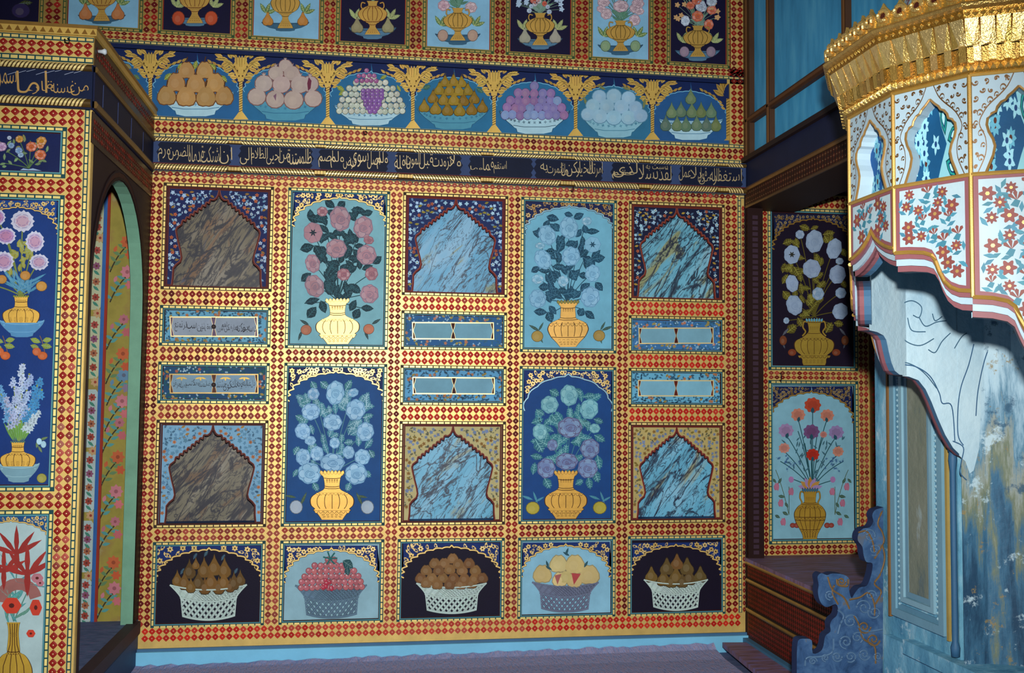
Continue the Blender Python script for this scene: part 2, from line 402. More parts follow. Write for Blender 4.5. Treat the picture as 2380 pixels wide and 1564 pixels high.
def leafpart(a, x, y, ln, wd, ang, col, vein=None, L=4, name='painted_leaf', serr=False):
    a.begin(); a.leaf(x, y, ln, wd, ang, vary(col, .12), L, vein or mix(col, '#a8d0d0', .25)); 
    c, d = math.cos(RAD(ang)), math.sin(RAD(ang))
    for t in (.3, .5, .68):
        for s in (-1, 1):
            a.line([(x+t*ln*c, y+t*ln*d), (x+(t+.14)*ln*c-s*wd*.3*d, y+(t+.14)*ln*d+s*wd*.3*c)], max(1, wd*.05), vein or mix(col, '#a8d0d0', .2), L+1)
    return a.end(name)
def leaves(a, lst, col, vein=None, L=4):
    for (x, y, ln, wd, ang) in lst: leafpart(a, x-ln/2*math.cos(RAD(ang)), y-ln/2*math.sin(RAD(ang)), ln, wd, ang, col, vein, L)
def stems(a, root, tips, wd, col, L=2, name='painted_stem'):
    a.begin()
    for t in tips:
        mx = (root[0]*.55+t[0]*.45+random.uniform(-8, 8), root[1]*.35+t[1]*.65)
        a.line(bez(root, mx, t, 7), wd, col, L)
    return a.end(name)
def filler(a, roses, root, col, n, size, vein=None, L=3, seed=1, spread=1.0):
    """leaves tucked between the blossoms"""
    rnd = random.Random(seed); got = 0; tries = 0
    xs = [r[0] for r in roses]; ys = [r[1] for r in roses]; x0, x1, y0, y1 = min(xs), max(xs), min(ys), max(ys)
    while got < n and tries < 600:
        tries += 1; x, y = rnd.uniform(x0-size*.3, x1+size*.3), rnd.uniform(y0, max(y1, root[1])-size*.2)
        if any(((x-r[0])/(r[2]*1.02))**2+((y-r[1])/(r[3]*1.02))**2 < 1 for r in roses): continue
        hw = (x1-x0)/2*(1 if y < root[1]-.35*(root[1]-y0) else .55)*spread
        if abs(x-root[0]) > hw+size*.4: continue
        ang = math.degrees(math.atan2(y-root[1], x-root[0]))+rnd.uniform(-70, 70)
        leafpart(a, x-size*.5*math.cos(RAD(ang)), y-size*.5*math.sin(RAD(ang)), size*rnd.uniform(.8, 1.15), size*rnd.uniform(.5, .65), ang, col, vein, L); got += 1
def vase(a, cx, y0, y1, hw, prof, ribs=4, bands=(), crown=True, L=8, handles=False, col='#d9ad50', line=BROWN, girdle=(), crowncol=None, name='gold_vase', lw=None):
    """prof: (t, halfwidth) from mouth to foot"""
    a.begin(); h = y1-y0; lw = lw or max(1.6, hw*.03)
    pp = spline([(w*hw, y0+t*h) for t, w in prof], 4)
    out = [(cx+w, y) for w, y in pp]+[(cx-w, y) for w, y in reversed(pp)]
    a.poly([(cx+(x-cx)*1.03, y) for x, y in out], line, L, 'paint'); a.poly([(cx+(x-cx)*.985, y) for x, y in out], col, L+1, 'gold')
    def wat(t):
        y = y0+t*h
        for (w0, ya), (w1, yb) in zip(pp, pp[1:]):
            if ya <= y <= yb: return w0+(w1-w0)*((y-ya)/(yb-ya+1e-9))
        return pp[-1][0]
    for t in bands:
        w = wat(t)*.97; a.line([(cx-w, y0+t*h), (cx-w*.5, y0+t*h+lw), (cx+w*.5, y0+t*h+lw), (cx+w, y0+t*h)], lw, line, L+2)
    if ribs:
        ta, tb = ribs[0], ribs[1]
        for q in ribs[2:]:
            a.line([(cx+q*wat(ta+(tb-ta)*k/6)*.97, y0+(ta+(tb-ta)*k/6)*h) for k in range(7)], lw, line, L+2)
    for t, n in girdle:                 # row of lapped leaves around the body
        w = wat(t)*1.04
        for k in range(n):
            x = cx-w+2*w*(k+.5)/n; r = w/n*.95
            a.poly([(x-r, y0+t*h-r*.3), (x+r, y0+t*h-r*.3), (x+r*.7, y0+t*h+r*.7), (x, y0+t*h+r*1.2), (x-r*.7, y0+t*h+r*.7)], line, L+3)
            a.poly([(x-r*.82, y0+t*h-r*.2), (x+r*.82, y0+t*h-r*.2), (x+r*.55, y0+t*h+r*.6), (x, y0+t*h+r*.98), (x-r*.55, y0+t*h+r*.6)], vary(col, .1), L+4, 'gold')
    for k in range(10):                 # small chased marks
        t = (.16+.012*k) if k < 5 else (.86+.022*(k-5)); w = wat(t)*.8
        for j in range(5): xx = cx-w+2*w*(j+.5)/5; a.line(arc(xx, y0+t*h, w*.12, w*.12, 200 if k % 2 else 20, 340 if k % 2 else 160, 3), lw*.6, mix(line, col, .35), L+2)
    if crown:
        w = prof[0][1]*hw
        for k in range(7):
            x = cx-w+2*w*(k+.5)/7; a.leaf(x, y0+h*.06, h*.10, w*.33, -90+(k-3)*7, line, L+2); a.leaf(x, y0+h*.055, h*.085, w*.27, -90+(k-3)*7, crowncol or vary(col, .08), L+3, mat='paint' if crowncol else 'gold')
    if handles:
        for s in (-1, 1):
            w = wat(.18)
            pts = spline([(cx+s*w*1.0, y0+h*.07), (cx+s*(w+hw*.22), y0+h*.05), (cx+s*(w+hw*.28), y0+h*.17), (cx+s*(w+hw*.15), y0+h*.27), (cx+s*(w+hw*.30), y0+h*.36)], 5)
            a.line(pts, hw*.10, line, L-1); a.line(pts, hw*.065, col, L, 'gold')
    return a.end(name)
VP_A = [(0, .53), (.06, .52), (.11, .40), (.30, .34), (.38, .42), (.45, .72), (.52, .93), (.60, 1), (.70, .96), (.77, .80), (.80, .86), (.84, .74), (.93, .58), (1, .48)]
VP_B = [(0, .52), (.07, .46), (.13, .36), (.30, .38), (.38, .42), (.47, .85), (.58, 1), (.66, .98), (.78, .84), (.90, .58), (1, .40)]
VP_URN = [(0, .42), (.05, .34), (.14, .32), (.20, .62), (.32, .97), (.42, 1), (.55, .80), (.64, .40), (.72, .22), (.80, .24), (.92, .45), (1, .55)]
VP_AMP = [(0, .46), (.05, .42), (.22, .36), (.27, .42), (.34, .75), (.45, .98), (.55, 1), (.66, .90), (.80, .66), (.92, .48), (1, .45)]
VP_SQ = [(0, .42), (.05, .38), (.22, .34), (.38, .36), (.45, .44), (.54, .80), (.66, 1), (.85, .98), (1, .85)]
RIBS = (.46, .77, -.72, -.36, 0, .36, .72)
def fruit(a, x, y, rx, ry, col, kind='round', L=5, name='painted_fruit', line=None, stem=None, rot=0):
    a.begin(); col = vary(col, .1); line = line or mix(col, '#000000', .65)
    if kind == 'pear': sh = [(0, -1.25), (.16, -1.12), (.3, -.75), (.55, -.35), (.9, .05), (1, .45), (.82, .85), (.4, 1.02), (0, .95), (-.4, 1.02), (-.82, .85), (-1, .45), (-.9, .05), (-.55, -.35), (-.3, -.75), (-.16, -1.12)]
    elif kind == 'quince': sh = [(0, -.92), (.3, -1), (.62, -.7), (.95, -.1), (1, .4), (.72, .88), (.3, 1), (0, .94), (-.3, 1), (-.72, .88), (-1, .4), (-.95, -.1), (-.62, -.7), (-.3, -1)]
    elif kind == 'pom': sh = [(.1, -.95), (.28, -1.3), (.1, -1.12), (0, -1.32), (-.1, -1.12), (-.28, -1.3), (-.1, -.95)]+[(math.cos(t), math.sin(t)) for t in [RAD(-110-k*28) for k in range(12)]][::1]
    elif kind == 'fig': sh = [(0, -1.5), (.15, -1.0), (.5, -.45), (.92, .1), (.9, .6), (.5, .97), (0, 1.02), (-.5, .97), (-.9, .6), (-.92, .1), (-.5, -.45), (-.15, -1.0)]
    else: sh = [(math.cos(t), math.sin(t)) for t in [2*math.pi*k/14 for k in range(14)]]
    c, d = math.cos(RAD(rot)), math.sin(RAD(rot))
    def T(s): return [(x+(u*rx*c-v*ry*d)*s, y+(u*rx*d+v*ry*c)*s) for u, v in sh]
    a.poly(T(1.04), line, L); a.poly(T(.94), col, L+1)
    a.poly([(x-rx*.12+u*rx*.45, y+ry*.12+v*ry*.5) for u, v in [(math.cos(t), math.sin(t)) for t in [2*math.pi*k/9 for k in range(9)]]], mix(col, '#fff4d0', .045), L+2)
    if stem: a.line([(x, y-ry*1.0), (x+rx*.12, y-ry*1.55)], max(1.5, rx*.12), stem, L+2)
    return a.end(name)
def grapes(a, pts, r, col, L=6, name='painted_grapes', line=None):
    a.begin()
    for x, y in pts:
        c = vary(col, .14); a.ell(x, y, r*1.06, r*1.06, line or mix(c, '#200818', .6), L, n=9); a.ell(x, y, r*.9, r*.9, c, L+1, n=9); a.ell(x-r*.25, y-r*.3, r*.3, r*.3, mix(c, '#ffffff', .3), L+2, n=6)
    return a.end(name)
def pile(x0, x1, y0, y1, r, seed=3, fy=.82):
    """staggered heap positions, mound-shaped, top row first"""
    out = []; rnd = random.Random(seed); n = max(2, int((y1-y0)/(r*2*fy))+1); cx = (x0+x1)/2
    for i in range(n):
        t = i/(n-1); y = y0+(y1-y0)*t; w = (x1-x0)/2*math.sqrt(max(0.03, 1-(1-t)**1.7))
        k = max(1, int(round(2*w/(r*1.85)))); 
        for j in range(k): out.append((cx+(j-(k-1)/2)*(2*w/max(1, k)) + rnd.uniform(-r, r)*.15, y+rnd.uniform(-r, r)*.12))
    return out
def bowl(a, cx, y0, y1, hw, col='#a9d3e4', pat='#2d6c96', L=3, foot=.52, name='painted_bowl', rim=.09, dens=13):
    a.begin(); h = y1-y0; line = mix(pat, '#04182c', .4)
    side = [(1, 0), (.97, .10), (.90, .28), (.78, .48), (.64, .66), (foot+.06, .76), (foot, .80), (foot*.94, .96)]
    def outl(s): return [(cx+w*hw*s, y0+t*h) for w, t in side]+[(cx+foot*.5*hw, y0+h*1.04), (cx-foot*.5*hw, y0+h*1.04)]+[(cx-w*hw*s, y0+t*h) for w, t in reversed(side)]+arc(cx, y0, hw*s, h*.30, 180, 0, 8)[1:-1]
    a.poly(outl(1.012), line, L); a.poly(outl(.985), col, L+1)
    a.poly(arc(cx, y0, hw*.97, h*.28, 0, 180, 10)+arc(cx, y0, hw*.97, h*.10, 180, 0, 10), mix(col, pat, .35), L+2)
    a.line([(cx+hw*.98*math.cos(RAD(t)), y0+h*.28*math.sin(RAD(t))) for t in range(0, 181, 15)], h*.035, pat, L+6)
    for k in range(dens):
        t = RAD(12+156*k/(dens-1)); x = cx+hw*.80*math.cos(t); y = y0+h*(.24+.30*math.sin(t))
        a.flower(x, y, h*.075, 4, mix(col, pat, random.uniform(.5, .9)), L+3, rot=random.uniform(0, 90))
    a.line([(cx-hw*.60, y0+h*.66), (cx-hw*.3, y0+h*.735), (cx+hw*.3, y0+h*.735), (cx+hw*.60, y0+h*.66)], h*.025, pat, L+3)
    return a.end(name)
def basket(a, cx, y0, y1, hw, fw, col='#b9d2cc', gap=None, L=3, name='painted_basket'):
    """openwork basket: dense flared rim over an open lattice"""
    a.begin(); h = y1-y0; line = mix(col, '#0a1420', .62)
    def W(t): return fw*1.06+(hw-fw*1.06)*max(0, 1-t/.42)**1.25 if t < .42 else fw*(1.06-.06*(t-.42)/.58)
    def pt(s, t): return (cx+s*W(t), y0+t*h+(1-s*s)*h*.16*(1-.15*t))
    N = 12
    def strip_(s0, t0, s1, t1, wd, c, L):
        q = []
        for k in range(N+1):
            u = k/N; s, t = s0+(s1-s0)*u, t0+(t1-t0)*u
            if abs(s) <= 1.0: q.append(pt(s, t))
        if len(q) > 1: a.line(q, wd, line, L); a.line(q, wd*.72, c, L+1)
    rimpoly = [pt(-1+2*k/12, 0) for k in range(13)]+[pt(1-2*k/12, .40) for k in range(13)]
    a.poly(rimpoly, mix(col, line, .7), L)
    for k in range(-3, 22):
        s = -1+2*k/18
        strip_(s, .0, s+.42, .40, hw*.055, vary(col, .08), L+1); strip_(s, .0, s-.42, .40, hw*.04, vary(mix(col, line, .25), .08), L+3) if k % 2 else None
    for k in range(-8, 18):
        s = -1+2*k/9
        strip_(s, .40, s+.52, 1.0, hw*.068, vary(col, .08), L+5); strip_(s, .40, s-.52, 1.0, hw*.068, vary(mix(col, line, .12), .08), L+7)
    for t, wd in ((0, .035), (.40, .03), (1.0, .05)):
        q = [pt(-1+2*k/16, t) for k in range(17)]; a.line(q, hw*wd*1.3, line, L+9); a.line(q, hw*wd, col, L+10)
    for s in (-1, 1): a.line([pt(s, k/10) for k in range(11)], hw*.03, col, L+10)
    return a.end(name)
def cusps(x0, x1, yt, ys, n=6, power=.55, depth=.10, tip=1.0):
    """left spring -> apex -> right spring, scalloped"""
    cx = (x0+x1)/2; hw = (x1-x0)/2; h = ys-yt; left = []
    for i in range(n):
        for k in range(5):
            u = (i+k/5)/n; ang = u*math.pi/2
            x, y = 1-math.sin(ang)**1.0 if False else math.cos(ang), math.sin(ang)**1.0
            b = depth*math.sin(math.pi*k/5)
            X = -(x)*(1+b*.9); Y = y*(1+b*.35)
            left.append((cx+X*hw, ys-Y*h*.92))
    left.append((cx, yt))
    right = [(2*cx-x, y) for x, y in reversed(left[:-1])]
    return left, right
def spandrel(a, x0, x1, y0, ys, yt, ground=NAVY, gold='#d8b765', n=6, nfl=22, seed=1, L=1, edge='#e7c878', foot=None, power=.55, fl=None, fsize=None, depth=.09):
    """pair of painted spandrels above a cusped arch, filled with gilt flowers"""
    left, right = cusps(x0, x1, yt, ys, n, power, depth)
    cx = (x0+x1)/2
    a.begin(); a.poly([(x0-1, y0), (cx, y0)]+left[::-1]+[(x0-1, ys)], ground, L); a.poly([(cx, y0), (x1+1, y0), (x1+1, ys)]+right[::-1], ground, L)
    o = a.end('spandrel')
    a.begin(); lw = (x1-x0)*.011
    full = left+right; a.line(full, lw*1.9, BROWN, L+3); a.line(full, lw*1.1, edge, L+4, 'gold')
    rnd = random.Random(seed); fs = fsize or (x1-x0)*.034; got = []; tries = 0
    def inside(x, y):                   # left spandrel test
        for (xa, ya), (xb, yb) in zip(left, left[1:]):
            if min(xa, xb) <= x <= max(xa, xb):
                t = (x-xa)/(xb-xa+1e-9); return y < ya+(yb-ya)*t-fs*.75
        return x < left[0][0]+fs and y < ys-fs
    while len(got) < nfl and tries < 900:
        tries += 1; x, y = rnd.uniform(x0+fs*.7, cx), rnd.uniform(y0+fs*.7, ys)
        if not inside(x, y) or any((x-p)**2+(y-q)**2 < (fs*(1.35 if big else 1.1))**2 for p, q, big in got): continue
        big = rnd.random() < .38; got.append((x, y, big))
    for x, y, big in got:
        ang = rnd.uniform(0, 360); c = mix(gold, '#fff0b8', rnd.uniform(0, .35))
        for m_ in (0, 1):
            X = x if not m_ else 2*cx-x; A_ = ang if not m_ else 180-ang
            if big: a.flower(X, y, fs*.95, 6, c, L+2, BROWN, rot=A_, mat='gold')
            else:
                a.leaf(X, y, fs*1.2, fs*.55, A_, c, L+2, mat='gold'); a.leaf(X, y, fs*.8, fs*.4, A_+130, c, L+2, mat='gold')
                a.line(arc(X, y, fs*.8, fs*.8, A_, A_+140, 4), fs*.14, c, L+2, 'gold')
    a.end('gilt_flowers', o, kind='stuff'); return left, right
def sprig(a, x, y, s, ang, col, L, n=4):
    c, d = math.cos(RAD(ang)), math.sin(RAD(ang)); a.line([(x, y), (x+s*2.2*c, y+s*2.2*d)], s*.14, col, L)
    for k in range(n):
        for q in (-1, 1): a.leaf(x+s*(.4+.45*k)*c, y+s*(.4+.45*k)*d, s*.75, s*.3, ang+q*48, col, L)
# ------------------------------------------------------------------ main wall, vase panels
QUAD = {(1, 'n1'): [(379.5, 422), (643.4, 431.6), (372.6, 672), (631, 679)], (2, 'u'): [(671, 435.7), (908.8, 445.4), (661.3, 807), (896.5, 813.8)],
 (1, 'd1'): [(376.7, 708), (632.5, 713.4), (368.5, 804), (628.3, 807)], (1, 'd2'): [(368.5, 839), (627, 842), (363, 938), (624, 939.6)],
 (1, 'n2'): [(365.7, 972.6), (622.8, 975), (354.7, 1227), (616, 1229.7)], (2, 'l'): [(662.7, 840.6), (899, 844.7), (653, 1224), (893.6, 1221)],
 (1, 'b'): [(355.9, 1260), (616, 1255.9), (348.5, 1461.8), (611.8, 1458.8)], (2, 'b'): [(653, 1256), (895.6, 1253), (644, 1453), (891, 1450)],
 (3, 'n1'): [(936, 446.9), (1180.7, 456), (932, 684.6), (1178, 691)], (4, 'u'): [(1210, 455), (1433, 467), (1207.5, 817.5), (1430.5, 823)],
 (3, 'd1'): [(933.6, 723.5), (1182, 727.5), (931, 812), (1179, 815)], (3, 'd2'): [(931, 850), (1178, 851.6), (928, 941.6), (1176.7, 943)],
 (3, 'n2'): [(929.5, 979), (1176.7, 982), (929.5, 1221), (1172.6, 1221)], (4, 'l'): [(1209, 853), (1431.8, 854), (1206, 1218), (1430.5, 1217)],
 (3, 'b'): [(925, 1254), (1172.8, 1250.6), (920, 1449), (1171, 1444)], (4, 'b'): [(1203.6, 1248.8), (1431, 1248.8), (1203.6, 1442), (1435, 1433)],
 (5, 'b'): [(1458, 1243), (1684, 1243), (1458, 1431), (1686, 1424)], (5, 'n1'): [(1461.7, 469), (1686, 479), (1460, 699), (1684.7, 706)],
 (5, 'd1'): [(1461.7, 730.7), (1686, 736.5), (1460, 821), (1684.7, 825.7)], (5, 'd2'): [(1462, 855.6), (1685.8, 858), (1460.8, 945.6), (1685.8, 947)],
 (5, 'n2'): [(1462, 980.8), (1685.8, 985), (1462, 1211.5), (1684.4, 1213)]}
def rect(c, r): return (*COLS[c], *ROWS[r])
GV = 'painted vase panels of the back wall'; GBK = 'painted fruit basket panels along the bottom of the wall'
def mainpanel(c, r, name, label, cat, col, crop, **kw):
    root, a = panel(name, label, cat, rect(c, r), YB, col, QUAD[(c, r)], **kw); return root, a.use(crop)
# upper left: pink roses
root, a = mainpanel(2, 'u', 'painted_panel', 'pale blue wall panel painted with pink roses in a gold vase', 'painted panel', '#7cb6c4', 'A', group=GV)
spandrel(a, 1290, 2052, 168, 460, 205, n=7, nfl=26, seed=2)
RS = [(1675, 395, 88, 108, -8), (1870, 470, 82, 96, 14), (1640, 650, 88, 82, 0), (1895, 705, 84, 86, 8), (1440, 775, 62, 80, -14), (1455, 965, 78, 98, -24), (1915, 1035, 78, 80, 20), (1445, 515, 80, 88, 0)]
sm = [(1700, 870, 56, 52, 0), (1935, 865, 55, 58, 10), (1525, 335, 46, 42, 0), (1915, 580, 44, 36, 10)]
DL, DV = '#0e3440', '#2c5c68'
stems(a, (1645, 1090), [(r[0], r[1]) for r in RS+sm]+[(1370, 1110), (1880, 1160)], 7, '#16424c')
filler(a, RS+sm, (1645, 1080), DL, 72, 100, DV, seed=4)
leaves(a, [(1590, 272, 105, 70, 35), (1685, 278, 90, 70, 140), (1830, 325, 125, 70, 5), (1458, 398, 130, 76, 15), (1395, 642, 125, 84, -15), (1482, 662, 95, 76, 60), (1985, 750, 100, 70, -40), (1385, 890, 110, 76, -40),
           (1435, 1090, 130, 62, -15), (1430, 1185, 120, 86, -50), (1525, 1140, 115, 72, 70), (1775, 1130, 110, 66, -60), (1895, 1155, 110, 60, 5), (1805, 1200, 100, 78, -60)], DL, DV)
for i, r in enumerate(RS): rose(a, *r, base='#a9828e', dark='#5c6480', light='#b8a0aa', star='#182f3c' if i == 7 else None)
for r in sm: rose(a, *r, base='#a4707c', dark='#604c64', petals=4)
vase(a, 1645, 1080, 1450, 180, VP_A, RIBS, (.13, .30, .34), girdle=((.45, 9), (.82, 8)), col='#eec673')
for x in (1382, 1905):
    fruit(a, x, 1330, 45, 42, '#b8735a'); leafpart(a, x+25, 1290, 90, 26, -150 if x < 1600 else -30, '#1d3b40'); leafpart(a, x-35, 1335, 90, 24, 110 if x < 1600 else 70, '#1d3b40')
# lower left: white roses on blue
root, a = mainpanel(2, 'l', 'painted_panel', 'deep blue wall panel painted with many pale blue roses in a gold vase', 'painted panel', '#124a86', 'B', group=GV)
spandrel(a, 1250, 2030, 112, 400, 145, n=7, nfl=30, seed=5, ground='#0b2357')
RS = [(1635, 330, 76, 102, 8), (1430, 490, 78, 72, -10), (1805, 475, 82, 90, 12), (1612, 580, 80, 72, 0), (1362, 655, 66, 70, -15), (1887, 660, 72, 82, 10), (1365, 875, 62, 72, 0), (1862, 875, 66, 68, 0),
      (1610, 922, 104, 80, 0), (1418, 1012, 98, 92, 0), (1810, 1018, 94, 92, 0), (1480, 845, 56, 64, 10), (1747, 835, 50, 56, 0), (1630, 755, 44, 48, 0), (1425, 735, 48, 40, 0)]
sm = [(1452, 340, 50, 52, 0), (1785, 330, 46, 36, -20)]
stems(a, (1612, 1020), [(r[0], r[1]) for r in RS+sm], 6, '#4f8a94')
filler(a, RS+sm, (1612, 1010), '#3f8298', 52, 100, '#9cc6d6', seed=9)
leaves(a, [(1455, 270, 85, 62, 60), (1545, 265, 90, 70, 40), (1745, 265, 105, 64, -60), (1385, 405, 100, 52, -20), (1340, 545, 90, 60, 30), (1910, 530, 95, 56, -15), (1310, 820, 85, 64, -60), (1940, 850, 80, 60, 60), (1470, 1130, 90, 60, 60), (1745, 1130, 80, 62, 110), (1905, 1020, 80, 60, 40), (1300, 1010, 80, 44, -60)], '#3c7d8c', '#9cc6d6')
for r in RS: rose(a, *r, base='#8dbfe2', dark='#3f77a6', light='#acd4ef')
for r in sm: rose(a, *r, base='#86b8dc', dark='#3f77a6', petals=4)
vase(a, 1608, 1000, 1410, 182, VP_A, RIBS, (.13, .30, .34), girdle=((.45, 9), (.82, 8)), col='#dcab4b')
for x in (1305, 1905):
    fruit(a, x, 1302, 54, 58, '#a7bccb'); leafpart(a, x+(35 if x < 1600 else -40), 1290, 130, 26, -65 if x < 1600 else -115, '#40583a'); leafpart(a, x, 1220, 100, 22, -170, '#40583a')
# upper right: white roses on pale blue
root, a = mainpanel(4, 'u', 'painted_panel', 'pale blue wall panel painted with white roses and dark leaves in a gold vase', 'painted panel', '#70b4d0', 'C', group=GV)
spandrel(a, 1195, 1950, 172, 460, 210, n=7, nfl=30, seed=12, ground='#14204f', gold='#9c7434', edge='#8ac0dc')
RS = [(1570, 405, 80, 98, -8), (1382, 468, 72, 92, -25), (1588, 655, 80, 84, 10), (1345, 680, 70, 92, -30), (1775, 805, 66, 76, 10), (1300, 1020, 74, 82, -15), (1755, 1010, 82, 92, 15), (1775, 555, 70, 70, 0)]
sm = [(1520, 870, 48, 50, 10), (1300, 850, 54, 44, 0), (1725, 350, 44, 40, 0), (1320, 560, 44, 30, 0)]
DL, DV = '#174660', '#3c7490'
stems(a, (1555, 1060), [(r[0], r[1]) for r in RS+sm]+[(1420, 1140), (1700, 1120)], 7, '#1f4f66')
filler(a, RS+sm, (1555, 1040), DL, 40, 100, DV, seed=14)
leaves(a, [(1430, 320, 115, 70, 15), (1568, 290, 80, 52, 15), (1655, 305, 100, 66, -25), (1775, 440, 125, 56, 0), (1460, 400, 80, 70, 70), (1500, 560, 140, 80, -65), (1410, 640, 130, 74, 40), (1830, 675, 110, 80, -10), (1735, 690, 110, 76, 30), (1610, 820, 110, 90, 60), (1430, 830, 120, 84, 70),
           (1282, 765, 90, 60, -30), (1357, 920, 100, 72, 0), (1710, 925, 110, 80, -40), (1830, 920, 100, 70, 50), (1585, 975, 150, 90, -10), (1325, 1135, 120, 68, 5), (1430, 1120, 100, 60, 50), (1405, 1180, 100, 80, 70), (1675, 1140, 80, 76, -60), (1750, 1165, 110, 66, 40)], DL, DV)
for i, r in enumerate(RS): rose(a, *r, base='#82b9da', dark='#447ba2', light='#93c6e4', star='#1c4a64' if i == 7 else None)
for r in sm: rose(a, *r, base='#86bcd8', dark='#3d7896', petals=4)
vase(a, 1562, 1045, 1440, 172, VP_B, RIBS, (.14, .36, .40, .78), girdle=((.50, 9),), col='#dfae58', crowncol='#8c8a4c')
for x in (1297, 1830):
    fruit(a, x, 1345, 50, 48, '#a98f4a'); leafpart(a, x+20, 1300, 110, 26, -150 if x < 1500 else -20, '#2f5148'); leafpart(a, x-5, 1310, 110, 26, 60 if x < 1500 else 75, '#2f5148'); leafpart(a, x+10, 1300, 90, 20, -60, '#2f5148')
# lower right: white and mauve roses on blue
root, a = mainpanel(4, 'l', 'painted_panel', 'deep blue wall panel painted with white and mauve roses in a gold vase', 'painted panel', '#0f4484', 'D', group=GV)
spandrel(a, 1195, 1940, 190, 545, 225, n=4, nfl=20, seed=21, ground='#0e2c6c', edge='#8ec3dc', depth=.05)
RS = [(1575, 410, 76, 92, -5), (1408, 492, 76, 76, 0), (1748, 528, 78, 90, 20), (1325, 725, 62, 72, 0), (1795, 695, 48, 42, 0)]
RM = [(1582, 688, 106, 90, 0), (1755, 870, 82, 86, 25), (1380, 1040, 78, 86, 0), (1555, 982, 96, 74, 0), (1735, 1038, 86, 88, 10), (1432, 840, 44, 50, 10)]
stems(a, (1555, 1085), [(r[0], r[1]) for r in RS+RM], 6, '#3f7f88')
filler(a, RS+RM, (1555, 1080), '#2f7488', 38, 110, '#7ab4b8', seed=23)
leaves(a, [(1450, 390, 95, 76, 30), (1652, 375, 80, 56, 40), (1750, 415, 110, 64, -10), (1330, 560, 90, 56, 35), (1305, 632, 110, 66, -20), (1450, 610, 80, 70, 50), (1720, 650, 70, 60, 0), (1830, 630, 90, 60, 20), (1320, 850, 130, 100, 60), (1300, 940, 110, 60, 10), (1275, 1040, 110, 60, -80), (1830, 990, 130, 76, 80), (1810, 1110, 120, 84, 70), (1750, 1170, 110, 66, 80), (1390, 1170, 110, 80, 60), (1665, 1160, 80, 60, -30), (1840, 780, 110, 70, 30)], '#2f6e80', '#7ab4b8')
for r in RS: rose(a, *r, base='#74b2bf', dark='#3a7a90', light='#92cad0')
for i, r in enumerate(RM): rose(a, *r, base='#6f86b4', dark='#54345a', light='#86a8cc', petals=6)
vase(a, 1548, 1070, 1475, 180, VP_A, RIBS, (.16, .34, .38), girdle=((.47, 9), (.84, 8)), col='#d8a748')
for x in (1265, 1840):
    fruit(a, x, 1382, 58, 54, '#a9a13c'); leafpart(a, x+40, 1340, 110, 20, -110, '#3f87a0'); leafpart(a, x, 1310, 100, 24, -160, '#3f87a0'); leafpart(a, x+20, 1330, 90, 20, -30, '#3f87a0')

# ------------------------------------------------------------------ basket panels
def bframe(c, label, col, crop, **kw): return mainpanel(c, 'b', 'painted_panel', label, 'painted panel', col, crop, group=GBK, **kw)
DK = '#0c0622'
root, a = bframe(1, 'dark bottom panel painted with pointed figs in a white openwork basket, nearest the arched opening', DK, 'E')
spandrel(a, 215, 1030, 232, 520, 250, n=8, nfl=26, seed=31)
basket(a, 620, 545, 790, 302, 205)
for x, y, s in [(375, 500, 55), (470, 430, 66), (585, 420, 70), (665, 400, 72), (745, 420, 70), (870, 500, 55), (430, 520, 62), (540, 520, 66), (640, 515, 70), (740, 520, 66), (820, 525, 60), (480, 555, 52), (590, 560, 60), (700, 560, 60), (790, 555, 50), (520, 380, 40)]:
    fruit(a, x, y, s*.82, s, random.choice(['#6b4a1e', '#755424', '#5c4420']), 'fig', L=12, line='#2c2412')
for x, y in ((500, 340), (585, 320), (720, 350), (400, 460), (820, 460)): leafpart(a, x, y, 60, 26, -60, '#2a4a60', L=11)
root, a = bframe(2, 'pale bottom panel painted with a mound of pink grapes in an openwork basket', '#8db7c6', 'E')
spandrel(a, 1232, 1968, 232, 520, 250, n=8, nfl=26, seed=32)
basket(a, 1595, 545, 770, 285, 200, col='#5c7a90')
g = pile(1330, 1865, 345, 560, 24, 4); grapes(a, g, 25, '#b0646c', L=14); grapes(a, [(1560+random.uniform(-30, 40), 500+random.uniform(0, 80)) for _ in range(10)], 16, '#b03048', L=18, name='painted_grapes')
leafpart(a, 1690, 350, 100, 80, 35, '#1d4a50', L=17); leafpart(a, 1720, 400, 70, 50, 80, '#1d4a50', L=17)
a.begin(); [a.line([(1590, 335), (1590+55*math.cos(RAD(q)), 330+55*math.sin(RAD(q)))], 12, '#1d6464', 17) for q in (0, 55, 120, 190, 250, 310)]; a.line([(1590, 335), (1640, 385)], 6, '#1d6464', 17); a.end('painted_leaf')
root, a = bframe(3, 'dark bottom panel painted with brown peaches in a white openwork basket', DK, 'F')
spandrel(a, 105, 722, 175, 400, 190, n=8, nfl=26, seed=33)
basket(a, 412, 435, 605, 225, 158)
for x, y in [(420, 275), (305, 305), (365, 305), (455, 310), (525, 305), (250, 350), (330, 350), (400, 345), (480, 350), (565, 350), (215, 400), (285, 400), (355, 400), (425, 400), (495, 405), (560, 405), (610, 400), (250, 430), (320, 440), (400, 440), (470, 440), (540, 435)]:
    fruit(a, x, y, 38, 34, random.choice(['#7c5a34', '#86633c', '#6f4c2c']), 'quince', L=12, line='#46301a')
root, a = bframe(4, 'pale bottom panel painted with cut yellow and red melons in an openwork basket', '#86bdd6', 'F')
spandrel(a, 875, 1435, 170, 390, 180, n=8, nfl=26, seed=34)
basket(a, 1155, 425, 590, 215, 152, col='#6c7690')
